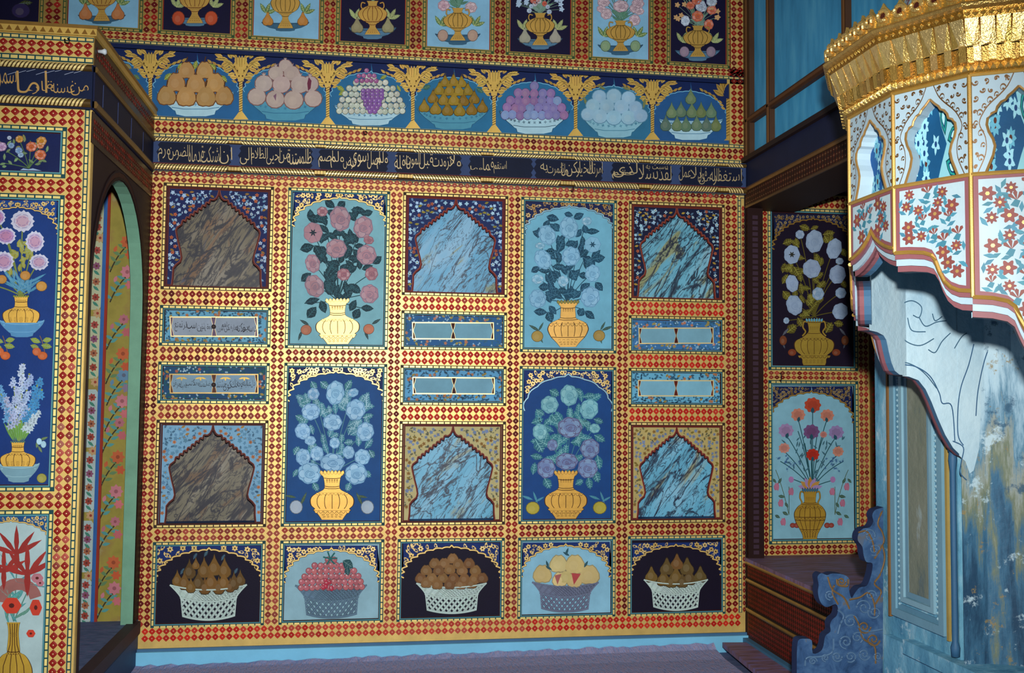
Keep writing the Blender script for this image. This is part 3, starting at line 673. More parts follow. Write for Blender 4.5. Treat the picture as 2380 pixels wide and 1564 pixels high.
for x, y, r in [(1005, 370, 62), (1110, 305, 60), (1215, 310, 66), (1310, 375, 66), (1120, 405, 50), (1215, 410, 50), (1160, 390, 44)]: fruit(a, x, y, r, r*.92, random.choice(['#c9b97c', '#d0be84', '#c2ad74']), 'quince', L=12, line='#9a9068')
for q, c in (([(1085, 380), (1130, 370), (1105, 440)], '#a8605c'), ([(1195, 365), (1255, 370), (1212, 440)], '#b04648')): a.begin(); a.poly(q, c, 17); a.end('cut_flesh')
for x, y, q in ((1155, 250, -70), (1180, 255, -150), (1045, 330, -110), (1025, 320, 30), (1275, 330, -60)): a.begin(); a.leaf(x, y, 50, 16, q, '#2c5560', 17); a.end('painted_leaf')
root, a = bframe(5, 'dark bottom panel painted with brown pears in a white openwork basket, nearest the bench', '#0e0620', 'F')
spandrel(a, 1578, 2140, 165, 370, 175, n=8, nfl=26, seed=35)
basket(a, 1858, 400, 570, 205, 142)
for x, y, r in [(1865, 290, 46), (1800, 320, 50), (1930, 320, 50), (1700, 370, 46), (1780, 390, 50), (1860, 380, 54), (1945, 385, 48), (2015, 370, 46), (1830, 410, 40), (1900, 410, 40)]: fruit(a, x, y, r*.92, r, random.choice(['#6c5628', '#75552c', '#5e4c28']), 'pear', L=12, line='#34260f')

# ------------------------------------------------------------------ small cartouche panels
def cartouche(c, r, label, col, crop, inner, flor, seed, fill='#6fa3b8', mid='#3c1210', gframe='#f1dc9a', text=None, **kw):
    root, a = mainpanel(c, r, 'cartouche_panel', label, 'cartouche panel', col, crop, group='small cartouche panels between the niches', rec=.013, base='#33261a' if c > 1 else '#123f45', **kw)
    x0, x1, y0, y1, X0, X1, Y0, Y1 = inner      # outer limits of the floral border, then the tablet
    rnd = random.Random(seed); a.begin()
    for k in range(460):
        x, y = rnd.uniform(x0, x1), rnd.uniform(y0, y1)
        if X0-10 < x < X1+10 and Y0-10 < y < Y1+10: continue
        q = rnd.random(); s = (y1-y0)*.055
        if q < .55: sprig(a, x, y, s*.95, rnd.uniform(0, 360), vary(flor[0], .25), 2, 3)
        elif q < .63: a.leaf(x, y, s*2.4, s*1.3, rnd.uniform(-60, 60), flor[1], 3, flor[0])
        elif q < .70: a.flower(x, y, s*1.1, 5, flor[2], 3)
        else: a.flower(x, y, s*.6, 4, flor[3], 3)
    a.end('painted_border', kind='stuff')
    a.begin(); w = (y1-y0)*.03
    a.poly([(X0-w, Y0-w), (X1+w, Y0-w), (X1+w, Y1+w), (X0-w, Y1+w)], gframe, 6, 'gold'); a.poly([(X0, Y0), (X1, Y0), (X1, Y1), (X0, Y1)], mid, 7)
    ym = (Y0+Y1)/2; hh = (Y1-Y0)/2; xm = (X0+X1)/2; hx = (X1-X0)/2
    for s in (-1, 1):
        cx = xm+s*hx*.5; e = hx*.5
        sh = [(-.90, -1), (.90, -1), (.915, -.7), (.945, -.4), (.985, -.12), (.985, .12), (.945, .4), (.915, .7), (.90, 1), (-.90, 1), (-.915, .7), (-.945, .4), (-.985, .12), (-.985, -.12), (-.945, -.4), (-.915, -.7)]
        a.poly([(cx+u*e, ym+v*hh) for u, v in sh], gframe, 8, 'gold'); a.poly([(cx+u*e*.985, ym+v*hh*.97) for u, v in sh], vary(fill, .05), 9)
    a.end('tablet'); return root, a, (X0, X1, Y0, Y1)
FB = ('#2f5f78', '#a89648', '#b8795c', '#9cc4dc'); FD = ('#123a56', '#a08a3c', '#a8704c', '#164868'); FG = ('#1c5a5c', '#a88a3c', '#a8604c', '#9cc0d4')
_, a_d1, _ = cartouche(1, 'd1', 'pale cartouche panel with black script and leafy border under the darker upper niche', '#64a6c6', 'A', (180, 1060, 1160, 1440, 250, 975, 1225, 1382), FD, 41, fill='#8f9db0', mid='#6a5670')
_, a_d2, _ = cartouche(1, 'd2', 'dark blue cartouche panel with black script and flowered border above the lower left niche', '#1a4a72', 'B', (150, 1060, 115, 405, 235, 970, 182, 335), FG, 42, fill='#7f9fb4', mid='#5c3a30', gframe='#c8a860')
cartouche(3, 'd1', 'blank two-field cartouche panel with flecked dark blue border below the middle upper niche', '#245f96', 'C', (155, 1005, 1165, 1435, 225, 925, 1235, 1365), FB, 43)
cartouche(3, 'd2', 'blank two-field cartouche panel with pale leafy border above the middle lower niche', '#5aa0cc', 'D', (150, 1000, 185, 455, 225, 925, 258, 388), FD, 44)
cartouche(5, 'd1', 'blank two-field cartouche panel with flecked blue border in the rightmost column', '#3a74ac', 'G', (165, 890, 1090, 1335, 235, 828, 1155, 1275), FB, 45, fill='#74a8bc', mid='#4a1410')
cartouche(5, 'd2', 'blank two-field cartouche panel with pale leafy border in the rightmost column', '#66b0d2', 'H', (175, 905, 60, 310, 238, 850, 125, 245), FD, 46, fill='#7ab4cc', mid='#5c1a12')
# ------------------------------------------------------------------ niches with cusped arches
def marble_mat(name, base, vein, blot, blot2, scale=5.0, seed=0.0, vw=.02):
    mt, nt, b = nmat(name); g = node(nt, 'ShaderNodeNewGeometry'); mp = node(nt, 'ShaderNodeMapping')
    mp.vector_type = 'TEXTURE'; mp.inputs['Rotation'].default_value = (0, RAD(-54), 0); mp.inputs['Scale'].default_value = (2.6, 1, .72); mp.inputs['Location'].default_value = (seed, seed*1.7, seed*.6)
    nt.links.new(g.outputs['Position'], mp.inputs[0])
    def noise(sc, det, dis, rg=.6):
        n = node(nt, 'ShaderNodeTexNoise', i_Scale=sc, i_Detail=det, i_Distortion=dis, i_Roughness=rg); nt.links.new(mp.outputs[0], n.inputs['Vector']); return n
    n0 = noise(scale*.8, 5, .6); r0_ = ramp(nt, [(.3, mix(base, '#000000', .35)), (.5, base), (.75, mix(base, '#ffffff', .18))]); nt.links.new(n0.outputs[0], r0_.inputs[0])
    cur = r0_.outputs[0]
    for sc, dis, col, lo, hi in ((scale*1.1, .8, blot, .565, .63), (scale*.9, 1.4, blot2, .61, .68)):
        n = noise(sc, 4, dis); r = ramp(nt, [(lo, (0, 0, 0)), (hi, (.75, .75, .75))]); nt.links.new(n.outputs[0], r.inputs[0])
        mx = node(nt, 'ShaderNodeMix', data_type='RGBA'); mx.inputs[7].default_value = (*lin(col), 1); nt.links.new(r.outputs[0], mx.inputs[0]); nt.links.new(cur, mx.inputs[6]); cur = mx.outputs[2]
    for sc, dis, wd, st in ((scale*1.0, 1.6, vw, .95), (scale*2.2, 2.2, vw*1.1, .8), (scale*.6, .9, vw*.6, .9)):
        n = noise(sc, 6, dis, .55); r = ramp(nt, [(.5-wd, (0, 0, 0)), (.5-wd*.3, (st,)*3), (.5+wd*.3, (st,)*3), (.5+wd, (0, 0, 0))]); nt.links.new(n.outputs[0], r.inputs[0])
        mx = node(nt, 'ShaderNodeMix', data_type='RGBA'); mx.inputs[7].default_value = (*lin(vein), 1); nt.links.new(r.outputs[0], mx.inputs[0]); nt.links.new(cur, mx.inputs[6]); cur = mx.outputs[2]
    nt.links.new(cur, b.inputs['Base Color']); b.inputs['Roughness'].default_value = .5; MAT[name] = mt
marble_mat('marbling_brown', '#6a6350', '#0c1428', '#74502e', '#2c3c60', 6, 1.3, .034)
marble_mat('marbling_grey', '#726e5c', '#10162a', '#664a30', '#4a4a4c', 6, 4.1, .036)
marble_mat('marbling_blue_soft', '#58a8d2', '#08203c', '#86843a', '#4a92c0', 6, 2.2, .017)
marble_mat('marbling_blue_ochre', '#5fb0d4', '#081c38', '#9c8a20', '#3c5c84', 5.5, 7.7, .021)
marble_mat('marbling_blue_green', '#68b4d0', '#081c38', '#968e2c', '#38647c', 6, 5.2, .026)
marble_mat('marbling_blue_plum', '#64b4d6', '#0a1c3c', '#a8962c', '#5c5c94', 5.5, 9.4, .021)
NP = [(-.805, .985), (-.790, .89), (-.785, .80), (-.735, .765), (-.665, .735), (-.645, .70), (-.665, .64), (-.705, .565), (-.745, .48), (-.757, .445), (-.735, .415)]
SC0, SC1 = (-.66, .385), (-.105, .150)
def nicheprof():
    p = list(NP); n = 8
    dx, dy = (SC1[0]-SC0[0])/n, (SC1[1]-SC0[1])/n
    for i in range(n):
        for k in range(6):
            t = (i+k/6); b = math.sin(math.pi*k/6)*.024
            p.append((SC0[0]+dx*t-b*.5, SC0[1]+dy*t-b*1.0))
    p += [(-.085, .142), (-.045, .125), (-.015, .095), (0, .055)]
    return p
def niche(c, r, label, ground, edgecol, fl, marb, seed, line='#4a1712', twig='#a8c8d8', fbase='#33261a'):
    x0, x1, z0, z1 = rect(c, r); hw = (x1-x0)/2; xc = (x0+x1)/2; h = z1-z0; yf = YB+.008; dep = .085
    root = empty('wall_niche', (xc, YB, z0), label, 'niche', 'cusped niches in the back wall')
    frame_part(root, (x0, x1, z0, z1), YB, base=fbase, inner=line)
    wd = .021; b = 1-wd/hw; vt, vb = wd/h, 1-wd/h
    pr = nicheprof(); pr = [(-.805, vb)]+pr[1:]
    def X(u, v, y): return (xc+u*hw, y, z1-v*h)
    for s in (-1, 1):
        mb = MB(); out = [(-b, vb), (-b, vt), (0, vt)]+pr[::-1]
        mb.face([X(-u*s, v, yf) for u, v in (out if s == -1 else out[::-1])] if False else [X(u*(1 if s == -1 else -1), v, yf) for u, v in out], ground)
        for (ua, va), (ub, vb_) in zip(pr, pr[1:]):
            q = 1 if s == -1 else -1
            mb.face([X(q*ua, va, yf), X(q*ub, vb_, yf), X(q*ub, vb_, yf+.018), X(q*ua, va, yf+.018)], mix(line, '#000000', .5))
        sp = mb.build('spandrel_board', root)
        a = Art(root, lambda x, y: Vector(X(x/1000, y/1000*hw/h, yf)), (0, -1, 0), .0002); q = 1 if s == -1 else -1
        a.begin(); a.line([(q*u*1000, v*1000*h/hw) for u, v in pr], 34, line, 5); a.line([(q*(u*1000-14), v*1000*h/hw-8) for u, v in pr], 8, mix(line, '#e08a70', .35), 6)
        e = b*1000-18; a.line([(-q*0+q*-0, vt*1000*h/hw+10), (q*-e, vt*1000*h/hw+10), (q*-e, vb*1000*h/hw-6), (q*-805, vb*1000*h/hw-6)], 26, line, 4); a.end('arch_edge', sp)
        rnd = random.Random(seed); a.begin(); got = []; t = 0
        def ok(x, y):
            u, v = x/1000, y/1000*hw/h
            if u < -b+.06 or v < vt+.035 or v > vb-.05 or u > -.05: return False
            lim = [p_[0] for p_ in pr if abs(p_[1]-v) < .03]
            return bool(lim) and u < min(lim)-.06
        while len(got) < 62 and t < 4000:
            t += 1; x, y = rnd.uniform(-950, -30), rnd.uniform(40, 1000*h/hw)
            if not ok(x, y) or any((x-p)**2+(y-w)**2 < 62**2 for p, w in got): continue
            got.append((x, y))
        for x, y in got:
            k = rnd.random(); X_ = -x if q < 0 else x; ang = rnd.uniform(0, 360)
            if k < .42: a.flower(X_, y, rnd.uniform(30, 48), rnd.choice((4, 5)), vary(fl[0], .12), 3, fl[2] if rnd.random() < .4 else None, rot=ang)
            elif k < .56: a.flower(X_, y, 40, 5, vary(fl[1], .1), 3, mix(fl[1], '#000000', .4), rot=ang)
            elif k < .68: a.leaf(X_-35, y, 84, 44, rnd.uniform(-40, 40), vary(fl[2], .1), 3)
            else: sprig(a, X_, y, 36, ang, vary(fl[3], .15), 2, 3)
            if rnd.random() < .6: sprig(a, X_, y, 24, ang+120, vary(twig, .2), 1, 2)
        a.end('painted_flowers', sp, kind='stuff')
    # recess: marbled back, dark reveal, shelf
    mb = MB(); yb = yf+dep; zs = z1-vb*h
    mb.box((x0+wd*.5, yb, zs-.004), (x1-wd*.5, yb+.012, z1-wd*.5), '#ffffff', marb); mb.build('marbled_back', root)
    mb = MB(); mb.box((x0+wd*.5, yf+.014, zs-.012), (x1-wd*.5, yb, zs), '#27477c'); mb.build('niche_shelf', root)
    mb = MB()
    for s in (-1, 1): mb.box((xc+s*(hw-wd*.4), yf+.012, zs), (xc+s*(hw-wd*.9), yb, z1-wd*.5), '#1c2a4c')
    mb.box((x0+wd*.5, yf+.012, z1-wd*.9), (x1-wd*.5, yb, z1-wd*.4), '#1c2a4c'); mb.build('reveal', root)
FL1 = ('#a9c9e6', '#b8603c', '#8c6a30', '#7fb0d4')
niche(1, 'n1', 'cusped niche with brown marbled back and dark flowered spandrels, top of the leftmost column', '#152357', None, FL1, 'marbling_brown', 3, '#5a2018')
niche(1, 'n2', 'cusped niche with grey-brown marbled back and pale flowered spandrels in the leftmost column', '#7aaccc', None, ('#5c8cac', '#b0704a', '#a07a3c', '#204a68'), 'marbling_grey', 4, '#4a1c18', twig='#2c5c7c')
niche(3, 'n1', 'cusped niche with softly veined blue back and dark flowered spandrels, top of the middle column', '#12285e', None, ('#a9d2ee', '#a8583a', '#8f8430', '#6f9cc4'), 'marbling_blue_soft', 5, '#6c1c16')
niche(3, 'n2', 'cusped niche with ochre-streaked blue back and cream flowered spandrels in the middle column', '#b9b07c', None, ('#6f84a8', '#8c6a34', '#7c6c30', '#2c3c3c'), 'marbling_blue_ochre', 6, '#5a1a14', twig='#3c4c48')
niche(5, 'n1', 'cusped niche with green-streaked blue back and dark flowered spandrels, top of the rightmost column', '#0f1638', None, ('#9cc6dc', '#a8583a', '#a88a34', '#5c84a4'), 'marbling_blue_green', 7, '#6c261a')
niche(5, 'n2', 'cusped niche with plum-veined blue back and cream flowered spandrels in the rightmost column', '#b4a468', None, ('#6f84a8', '#8c6a34', '#7c6c30', '#33403c'), 'marbling_blue_plum', 8, '#66201a', twig='#3c4c48')

# ------------------------------------------------------------------ lettering
AR = {'ا': (0xFE8D, 0), 'أ': (0xFE83, 0), 'ب': (0xFE8F, 1), 'ة': (0xFE93, 0), 'ت': (0xFE95, 1), 'ج': (0xFE9D, 1), 'ح': (0xFEA1, 1), 'خ': (0xFEA5, 1), 'د': (0xFEA9, 0), 'ذ': (0xFEAB, 0),
      'ر': (0xFEAD, 0), 'ز': (0xFEAF, 0), 'س': (0xFEB1, 1), 'ش': (0xFEB5, 1), 'ص': (0xFEB9, 1), 'ض': (0xFEBD, 1), 'ط': (0xFEC1, 1), 'ظ': (0xFEC5, 1), 'ع': (0xFEC9, 1), 'غ': (0xFECD, 1),
      'ف': (0xFED1, 1), 'ق': (0xFED5, 1), 'ك': (0xFED9, 1), 'ل': (0xFEDD, 1), 'م': (0xFEE1, 1), 'ن': (0xFEE5, 1), 'ه': (0xFEE9, 1), 'و': (0xFEED, 0), 'ى': (0xFEEF, 0), 'ي': (0xFEF1, 1), 'ئ': (0xFE89, 1)}
def shape(wd):
    out = []; i = 0; prev = False; wd = wd.replace('لا', '\u0001')
    for i, ch in enumerate(wd):
        if ch == ' ': out.append(' '); prev = False; continue
        base, j = (0xFEFB, 0) if ch == '\u0001' else AR[ch]
        nxt = j and i+1 < len(wd) and wd[i+1] != ' '
        if ch == '\u0001': g = base+(1 if prev else 0)
        elif j: g = base+(3 if prev and nxt else 1 if prev else 2 if nxt else 0)
        else: g = base+(1 if prev else 0)
        out.append(chr(g)); prev = bool(j)
    return ''.join(reversed(out))
fc = bpy.data.curves.new('lettering', 'FONT'); fc.resolution_u = 2; fo = bpy.data.objects.new('lettering', fc); COL.objects.link(fo)
def word(a, wd, x0, x1, y0, y1, col, L=4, mat='gold', name='lettering', shear=.12, parent=None):
    fc.body = shape(wd); bpy.context.view_layer.update(); dg = bpy.context.evaluated_depsgraph_get(); ev = fo.evaluated_get(dg); me = ev.to_mesh()
    vs = [v.co for v in me.vertices]
    if not vs: return
    ax, bx = min(v.x for v in vs), max(v.x for v in vs); ay, by = min(v.y for v in vs), max(v.y for v in vs)
    P = []
    for v in vs:
        u, t = (v.x-ax)/(bx-ax+1e-9), (v.y-ay)/(by-ay+1e-9); P.append((x0+(x1-x0)*u, y1-(y1-y0)*t))
    a.begin()
    for p in me.polygons: a.poly([P[i] for i in p.vertices], col, L, mat)
    ev.to_mesh_clear(); return a.end(name, parent)
fc.offset = -.010
INK = '#15131f'
for t, x0, x1, y0, y1 in (('دسه', 900, 965, 1290, 1345), ('بو', 855, 900, 1300, 1350), ('نكته', 800, 870, 1270, 1345), ('معارف', 735, 820, 1285, 1345), ('كن', 700, 745, 1280, 1350), ('اهم', 680, 725, 1260, 1330), ('شرن', 645, 695, 1290, 1350),
    ('وو', 570, 600, 1300, 1340), ('ق', 535, 570, 1280, 1345), ('شق', 500, 540, 1270, 1345), ('ن', 470, 505, 1290, 1345), ('سب', 385, 470, 1270, 1345), ('لر', 350, 385, 1260, 1330), ('تمتع', 280, 350, 1255, 1345)): word(a_d1, t, x0, x1, y0, y1, INK, 12, 'paint')
for t, x0, x1, y0, y1 in (('دل', 915, 950, 225, 290), ('عبا', 880, 915, 225, 290), ('ليله', 845, 885, 225, 290), ('بوجه', 800, 845, 235, 305), ('نك', 745, 800, 220, 290), ('كوى', 680, 750, 230, 320), ('مشتند', 625, 700, 225, 290),
    ('رضا', 540, 580, 230, 290), ('شمشاه', 475, 540, 225, 290), ('ومد', 430, 475, 240, 290), ('كتب', 365, 440, 220, 290), ('وميله', 310, 370, 240, 310), ('مرقد', 255, 315, 230, 300)): word(a_d2, t, x0, x1, y0, y1, INK, 12, 'paint')
for ad, yy, xm in ((a_d1, 1303, 612), (a_d2, 268, 600)): ad.begin(); ad.ell(xm, yy, 20, 20, '#1a1016', 13, n=12); ad.ell(xm, yy, 8, 8, '#4c3a34', 14, n=8); ad.end('pull_knob')
a_d2.begin()
for xx in (330, 490, 700, 860):
    for q in (-1, 1): a_d2.leaf(xx, 205, 50, 14, 90+q*75, '#c8a440', 12, mat='gold')
    a_d2.leaf(xx, 200, 34, 16, 90, '#c8a440', 12, mat='gold')
a_d2.end('gilt_clouds')
# ------------------------------------------------------------------ inscription band
root = empty('inscription_band', ((XL+XR)/2, YB, ZS0), 'long navy board of gilt calligraphy running across the back wall', 'inscription')
def cable(root, x0, x1, z, Y, r=.013, pitch=.02, name='cable_moulding', knots=.42):
    mb = MB(); n = 12
    ring = [(math.cos(RAD(180*k/n)), math.sin(RAD(180*k/n))) for k in range(n+1)]
    mb.mesh([(x, Y-s*r*1.1, z-c*r) for x in (x0, x1) for c, s in ring], [(k, k+1, n+2+k, n+1+k) for k in range(n)], '#57411a', 'gold')
    x = x0+.006; k = 0
    while x < x1-.02:
        ph = (x-x0) % (2*knots); d = .010 if ph < knots*.84 else (-.010 if ph > knots and ph < knots*1.84 else 0)
        if d:
            for s0, s1 in ((25, 46), (46, 68), (68, 90), (90, 112), (112, 134), (134, 155)):
                q = []
                for ang, dx in ((s0, 0), (s1, 1)):
                    t = (ang-25)/130; q.append((x+d*2*(t-.5), Y-math.sin(RAD(ang))*(r*1.1+.0012), z-math.cos(RAD(ang))*(r+.001))); 
                (xa, ya, za), (xb, yb, zb) = q
                mb.face([(xa, ya, za), (xa+.0085, ya, za), (xb+.0085, yb, zb), (xb, yb, zb)], vary('#f0da94', .1), 'gold')
        if not d: mb.face([(x, Y-r*1.1-.0012, z-r*.55), (x+.012, Y-r*1.1-.0012, z-r*.55), (x+.012, Y-r*1.1-.0012, z+r*.55), (x, Y-r*1.1-.0012, z+r*.55)], vary('#d8ba6c', .15), 'gold')
        x += pitch*.72; k += 1
    return mb.build(name, root)
mb = MB(); mb.box((XL, YB-.018, ZS0), (XR, YB-.006, ZS1), '#31456f'); bd = mb.build('board', root)
cable(root, XL, XR, ZS0+.017, YB-.018, .015); cable(root, XL, XR, ZS1-.013, YB-.018, .010)
mb = MB(); mb.box((XL, YB-.020, ZS0+.032), (XR, YB-.010, ZS0+.037), '#5c1c18'); mb.build('red_fillet', root)
CZ0, CZ1 = ZS0+.038, ZS1-.026
a = Art(root, lambda px, py: onY(px, py, YB-.0185), (0, -1, 0), 0)
CART = [('S', 1235, 1838), ('S', 1880, 2480), ('T', 195, 765), ('T', 800, 1345), ('T', 1385, 1905), ('U', -35, 520), ('U', 572, 1066), ('U', 1108, 1625)]
for ck, xa, xb in CART:
    o, k = CROP[ck][0], CROP[ck][2]; A_, B_ = onY(o+xa/k, 380, YB-.0125).x, onY(o+xb/k, 380, YB-.0125).x; zm = (CZ0+CZ1)/2; hh = (CZ1-CZ0)/2
    sh = [(.018, 1), (.006, .7), (.014, .45), (0, .0), (.014, -.45), (.006, -.7), (.018, -1)]
    mb = MB(); mb.face([(A_+dx, YB-.0184, zm+t*hh) for dx, t in sh]+[(B_-dx, YB-.0184, zm+t*hh) for dx, t in reversed(sh)], '#08142f'); mb.build('cartouche', root)
GL = '#c8b486'
WORDS = [('I', 'استغفر', 1835, 2275, 215, 465), ('I', 'الله', 1785, 1925, 205, 405), ('I', 'من', 1618, 1790, 315, 452), ('I', 'قول', 1600, 1735, 195, 420), ('I', 'بلا', 1485, 1650, 185, 410), ('I', 'عمل', 1308, 1490, 180, 395),
         ('I', 'لقد', 1000, 1192, 175, 392), ('I', 'نسبت به', 800, 1135, 140, 242), ('I', 'نسلا', 692, 985, 150, 372), ('I', 'لذى', 300, 672, 112, 345), ('I', 'عقم', 280, 625, 232, 360),
         ('U', 'امرتك', 395, 512, 1280, 1402), ('U', 'الخير', 305, 430, 1272, 1400), ('U', 'لكن', 225, 335, 1275, 1395), ('U', 'ما', 185, 240, 1285, 1390), ('U', 'ائتمرت', 75, 215, 1290, 1390), ('U', 'به', 20, 75, 1290, 1365),
         ('T', 'استقم', 1590, 1692, 1272, 1370), ('T', 'فما', 1505, 1590, 1248, 1352), ('T', 'وما', 1405, 1500, 1310, 1350),
         ('T', 'ولا', 1240, 1330, 1225, 1342), ('T', 'تزودت', 1105, 1255, 1235, 1345), ('T', 'قبل', 1000, 1110, 1215, 1335), ('T', 'الموت', 890, 1010, 1205, 1330), ('T', 'نافلة', 805, 930, 1225, 1335),
         ('T', 'ولم', 665, 752, 1200, 1335), ('T', 'اصل', 590, 690, 1195, 1335), ('T', 'سوى', 455, 600, 1205, 1320), ('T', 'فرض', 400, 505, 1225, 1335), ('T', 'ولم', 300, 405, 1195, 1325), ('T', 'اصم', 205, 320, 1190, 1320),
         ('T', 'ظلمت', 0, 150, 1175, 1300), ('S', 'سنة', 2270, 2375, 1180, 1300), ('S', 'من', 2200, 2290, 1190, 1290), ('S', 'احيى', 2105, 2215, 1170, 1300), ('S', 'الظلام', 1985, 2115, 1165, 1300), ('S', 'الى', 1897, 1990, 1165, 1300),
         ('S', 'ان', 1735, 1835, 1165, 1295), ('S', 'اشتكت', 1590, 1745, 1155, 1285), ('S', 'قدماه', 1490, 1610, 1150, 1280), ('S', 'الضر', 1395, 1500, 1145, 1265), ('S', 'من', 1330, 1410, 1165, 1265), ('S', 'ورم', 1250, 1345, 1170, 1275)]
for ck, t, x0, x1, y0, y1 in WORDS: word(a.use(ck), t, x0, x1, y0, y1, GL, 3)

# ------------------------------------------------------------------ fruit frieze
FX = [(348.5, 230), (559, 240), (761.8, 250), (959, 262), (1147.6, 272), (1337, 282), (1516, 292), (1688, 300)]
FXX = [onY(x, y, YB).x for x, y in FX]; FXX = [FXX[0]-(FXX[1]-FXX[0])]+FXX
FXX[-1] = COLS[5][1]+.028
LAB = ['blue frieze panel at the cupboard edge, its fruit bowl mostly hidden', 'blue frieze panel of yellow quinces heaped in a white footed bowl', 'blue frieze panel of pale pink pomegranates in a blue bowl', 'blue frieze panel of white grapes with purple bunches in a bowl', 'blue frieze panel of golden pears heaped in a blue bowl',
       'blue frieze panel of violet plums heaped in a patterned bowl', 'blue frieze panel of round white fruit in a pale bowl', 'blue frieze panel of green figs in a flowered white bowl']
def tree_column(a, px, py0, py1, s, L=6, half=0):
    """gilt column spreading into a leafy capital; px at the shaft, py0 top, py1 foot (crop units)"""
    a.begin(); h = py1-py0; g = '#dcb75c'
    sh0, sh1 = py0+h*.42, py1-h*.10
    n = 13
    a.poly([(px-14*s, sh0), (px+14*s, sh0), (px+13*s, sh1), (px-13*s, sh1)], g, L, 'gold')
    for k in range(n):
        y = sh0+(sh1-sh0)*k/n; a.line([(px-14*s, y+10*s), (px+14*s, y-4*s)], 5*s, '#57401a', L+1)
    a.poly([(px-22*s, sh0-10*s), (px+22*s, sh0-10*s), (px+26*s, sh0), (px-26*s, sh0)], g, L+1, 'gold')
    for t, w in ((0, .35), (.4, .6), (.7, .85)): a.leaf(px, sh1+2*s, 52*s*w+20*s, 18*s, 90-55*t*1.0, g, L, mat='gold'); a.leaf(px, sh1+2*s, 52*s*w+20*s, 18*s, 90+55*t, g, L, mat='gold')
    a.poly([(px-16*s, sh1-6*s), (px+16*s, sh1-6*s), (px+60*s, py1), (px-60*s, py1)], g, L, 'gold')
    # capital: tiers of curled leaves fanning out
    a.poly([(px-20*s, sh0-8*s), (px+20*s, sh0-8*s), (px+70*s, py0+h*.20), (px+40*s, py0+h*.10), (px, py0+h*.14), (px-40*s, py0+h*.10), (px-70*s, py0+h*.20)], g, L, 'gold')
    for q in (-1, 1):
        for x, y, ln, an in ((20, .30, 80, -60), (40, .24, 95, -40), (60, .16, 95, -22), (95, .10, 90, -14), (30, .16, 70, -85), (8, .20, 90, -88), (120, .07, 80, 4), (60, .22, 80, 20), (85, .15, 70, 35), (45, .30, 60, 15), (25, .36, 60, 0), (70, .08, 70, -60), (30, .06, 60, -40), (105, .13, 60, 30), (140, .05, 70, -18)):
            X = px+q*x*s; Y = py0+h*y; an_ = an if q > 0 else 180-an
            a.leaf(X, Y, ln*s, 34*s, an_, vary(g, .12), L+1, '#57401a', 'gold')
        for x, y in ((26, .26), (50, .20), (14, .34)): a.ell(px+q*x*s, py0+h*y, 6*s, 8*s, '#4a3414', L+3, n=6)
    return a.end('gilt_column')
PLAN = [None, ('S', 1545, 480, 925, 690, 335), ('S', 2255, 470, 955, 730, 305)]
for i in range(8):
    x0, x1 = FXX[i], FXX[i+1]
    root = empty('frieze_panel', ((x0+x1)/2, YB, ZF0), LAB[i], 'painted panel', 'fruit bowl panels of the frieze')
    mb = MB(); g = ['#235f94', '#235f94', '#246a98', '#246896', '#256c96', '#246a98', '#2a6c90', '#22558c'][i]
    mb.box((x0+.001, YB+.009, ZF0), (x1-.001, YB+.03, ZF1), g); mb.build('ground', root)
    a = Art(root, lambda px, py: onY(px, py, YB+.009), (0, -1, 0), .0003)
    # navy spandrels with scalloped lower edge, in wall units
    b = Art(root, lambda u, v: Vector((x0+(x1-x0)*u/1000, YB+.009, ZF1-(x1-x0)*v/1000)), (0, -1, 0), .0003)
    lf, rt = cusps(40, 960, 95, 430, 7, .55, .05); b.begin()
    b.poly([(0, 0), (500, 0)]+lf[::-1]+[(0, 430)], '#0e2254', 1); b.poly([(500, 0), (1000, 0), (1000, 430)]+rt[::-1], '#0e2254', 1); b.end('spandrel')
    b.begin(); b.line(lf+rt, 10, '#6fb0d0', 2); b.end('arch_line')
    b.begin()
    for q in (0, 1):
        for k in range(8):
            u, v = lf[6+k*3]; X = u if not q else 1000-u
            b.leaf(X, v-22, 70, 30, (-25 if not q else 205)-k*2*(1 if not q else -1), vary('#d0a84c', .15), 3, '#57401a', 'gold')
    b.end('gilt_leaves')
    if i: 
        ck = 'S' if i < 3 else 'T' if i < 6 else 'U'; o_, k_ = CROP[ck][0], CROP[ck][2]
    if i == 1: ck_list = [('S', 1185, 390, 925)]
a = None
def froot(i): return [o for o in COL.objects if o.get('label') == LAB[i]][0]
def fa(i, ck): return Art(froot(i), lambda px, py: onY(px, py, YB+.009), (0, -1, 0), .0003).use(ck)
for i, ck, px, t, f_ in ((1, 'S', 1188, 398, 915), (2, 'S', 1903, 425, 945), (3, 'T', 278, 478, 985), (4, 'T', 950, 510, 1015), (5, 'T', 1592, 545, 1048), (6, 'T', 2236, 580, 1075), (7, 'U', 905, 620, 1105)): tree_column(fa(i, ck), px, t, f_, 1.0)
a = fa(7, 'U'); a.begin(); [a.leaf(1470, 760+k*-18, 100, 40, -150+k*22, '#c8a04a', 6, '#57401a', 'gold') for k in range(5)]; a.poly([(1488, 780), (1512, 780), (1512, 1100), (1488, 1100)], '#cda750', 6, 'gold'); [a.line([(1488, 790+k*22), (1512, 778+k*22)], 5, '#57401a', 7) for k in range(14)]; a.poly([(1470, 1110), (1512, 1110), (1512, 1075)], '#cda750', 6, 'gold'); a.end('gilt_column')
a = fa(0, 'S'); fruit(a, 1010, 640, 60, 70, '#b98a4c', 'quince'); leafpart(a, 985, 505, 70, 34, 35, '#8a7a3c'); leafpart(a, 1060, 590, 60, 30, 40, '#5c7a4c'); bowl(a, 900, 740, 900, 250)
a = fa(1, 'S'); bowl(a, 1545, 725, 912, 312, dens=11)
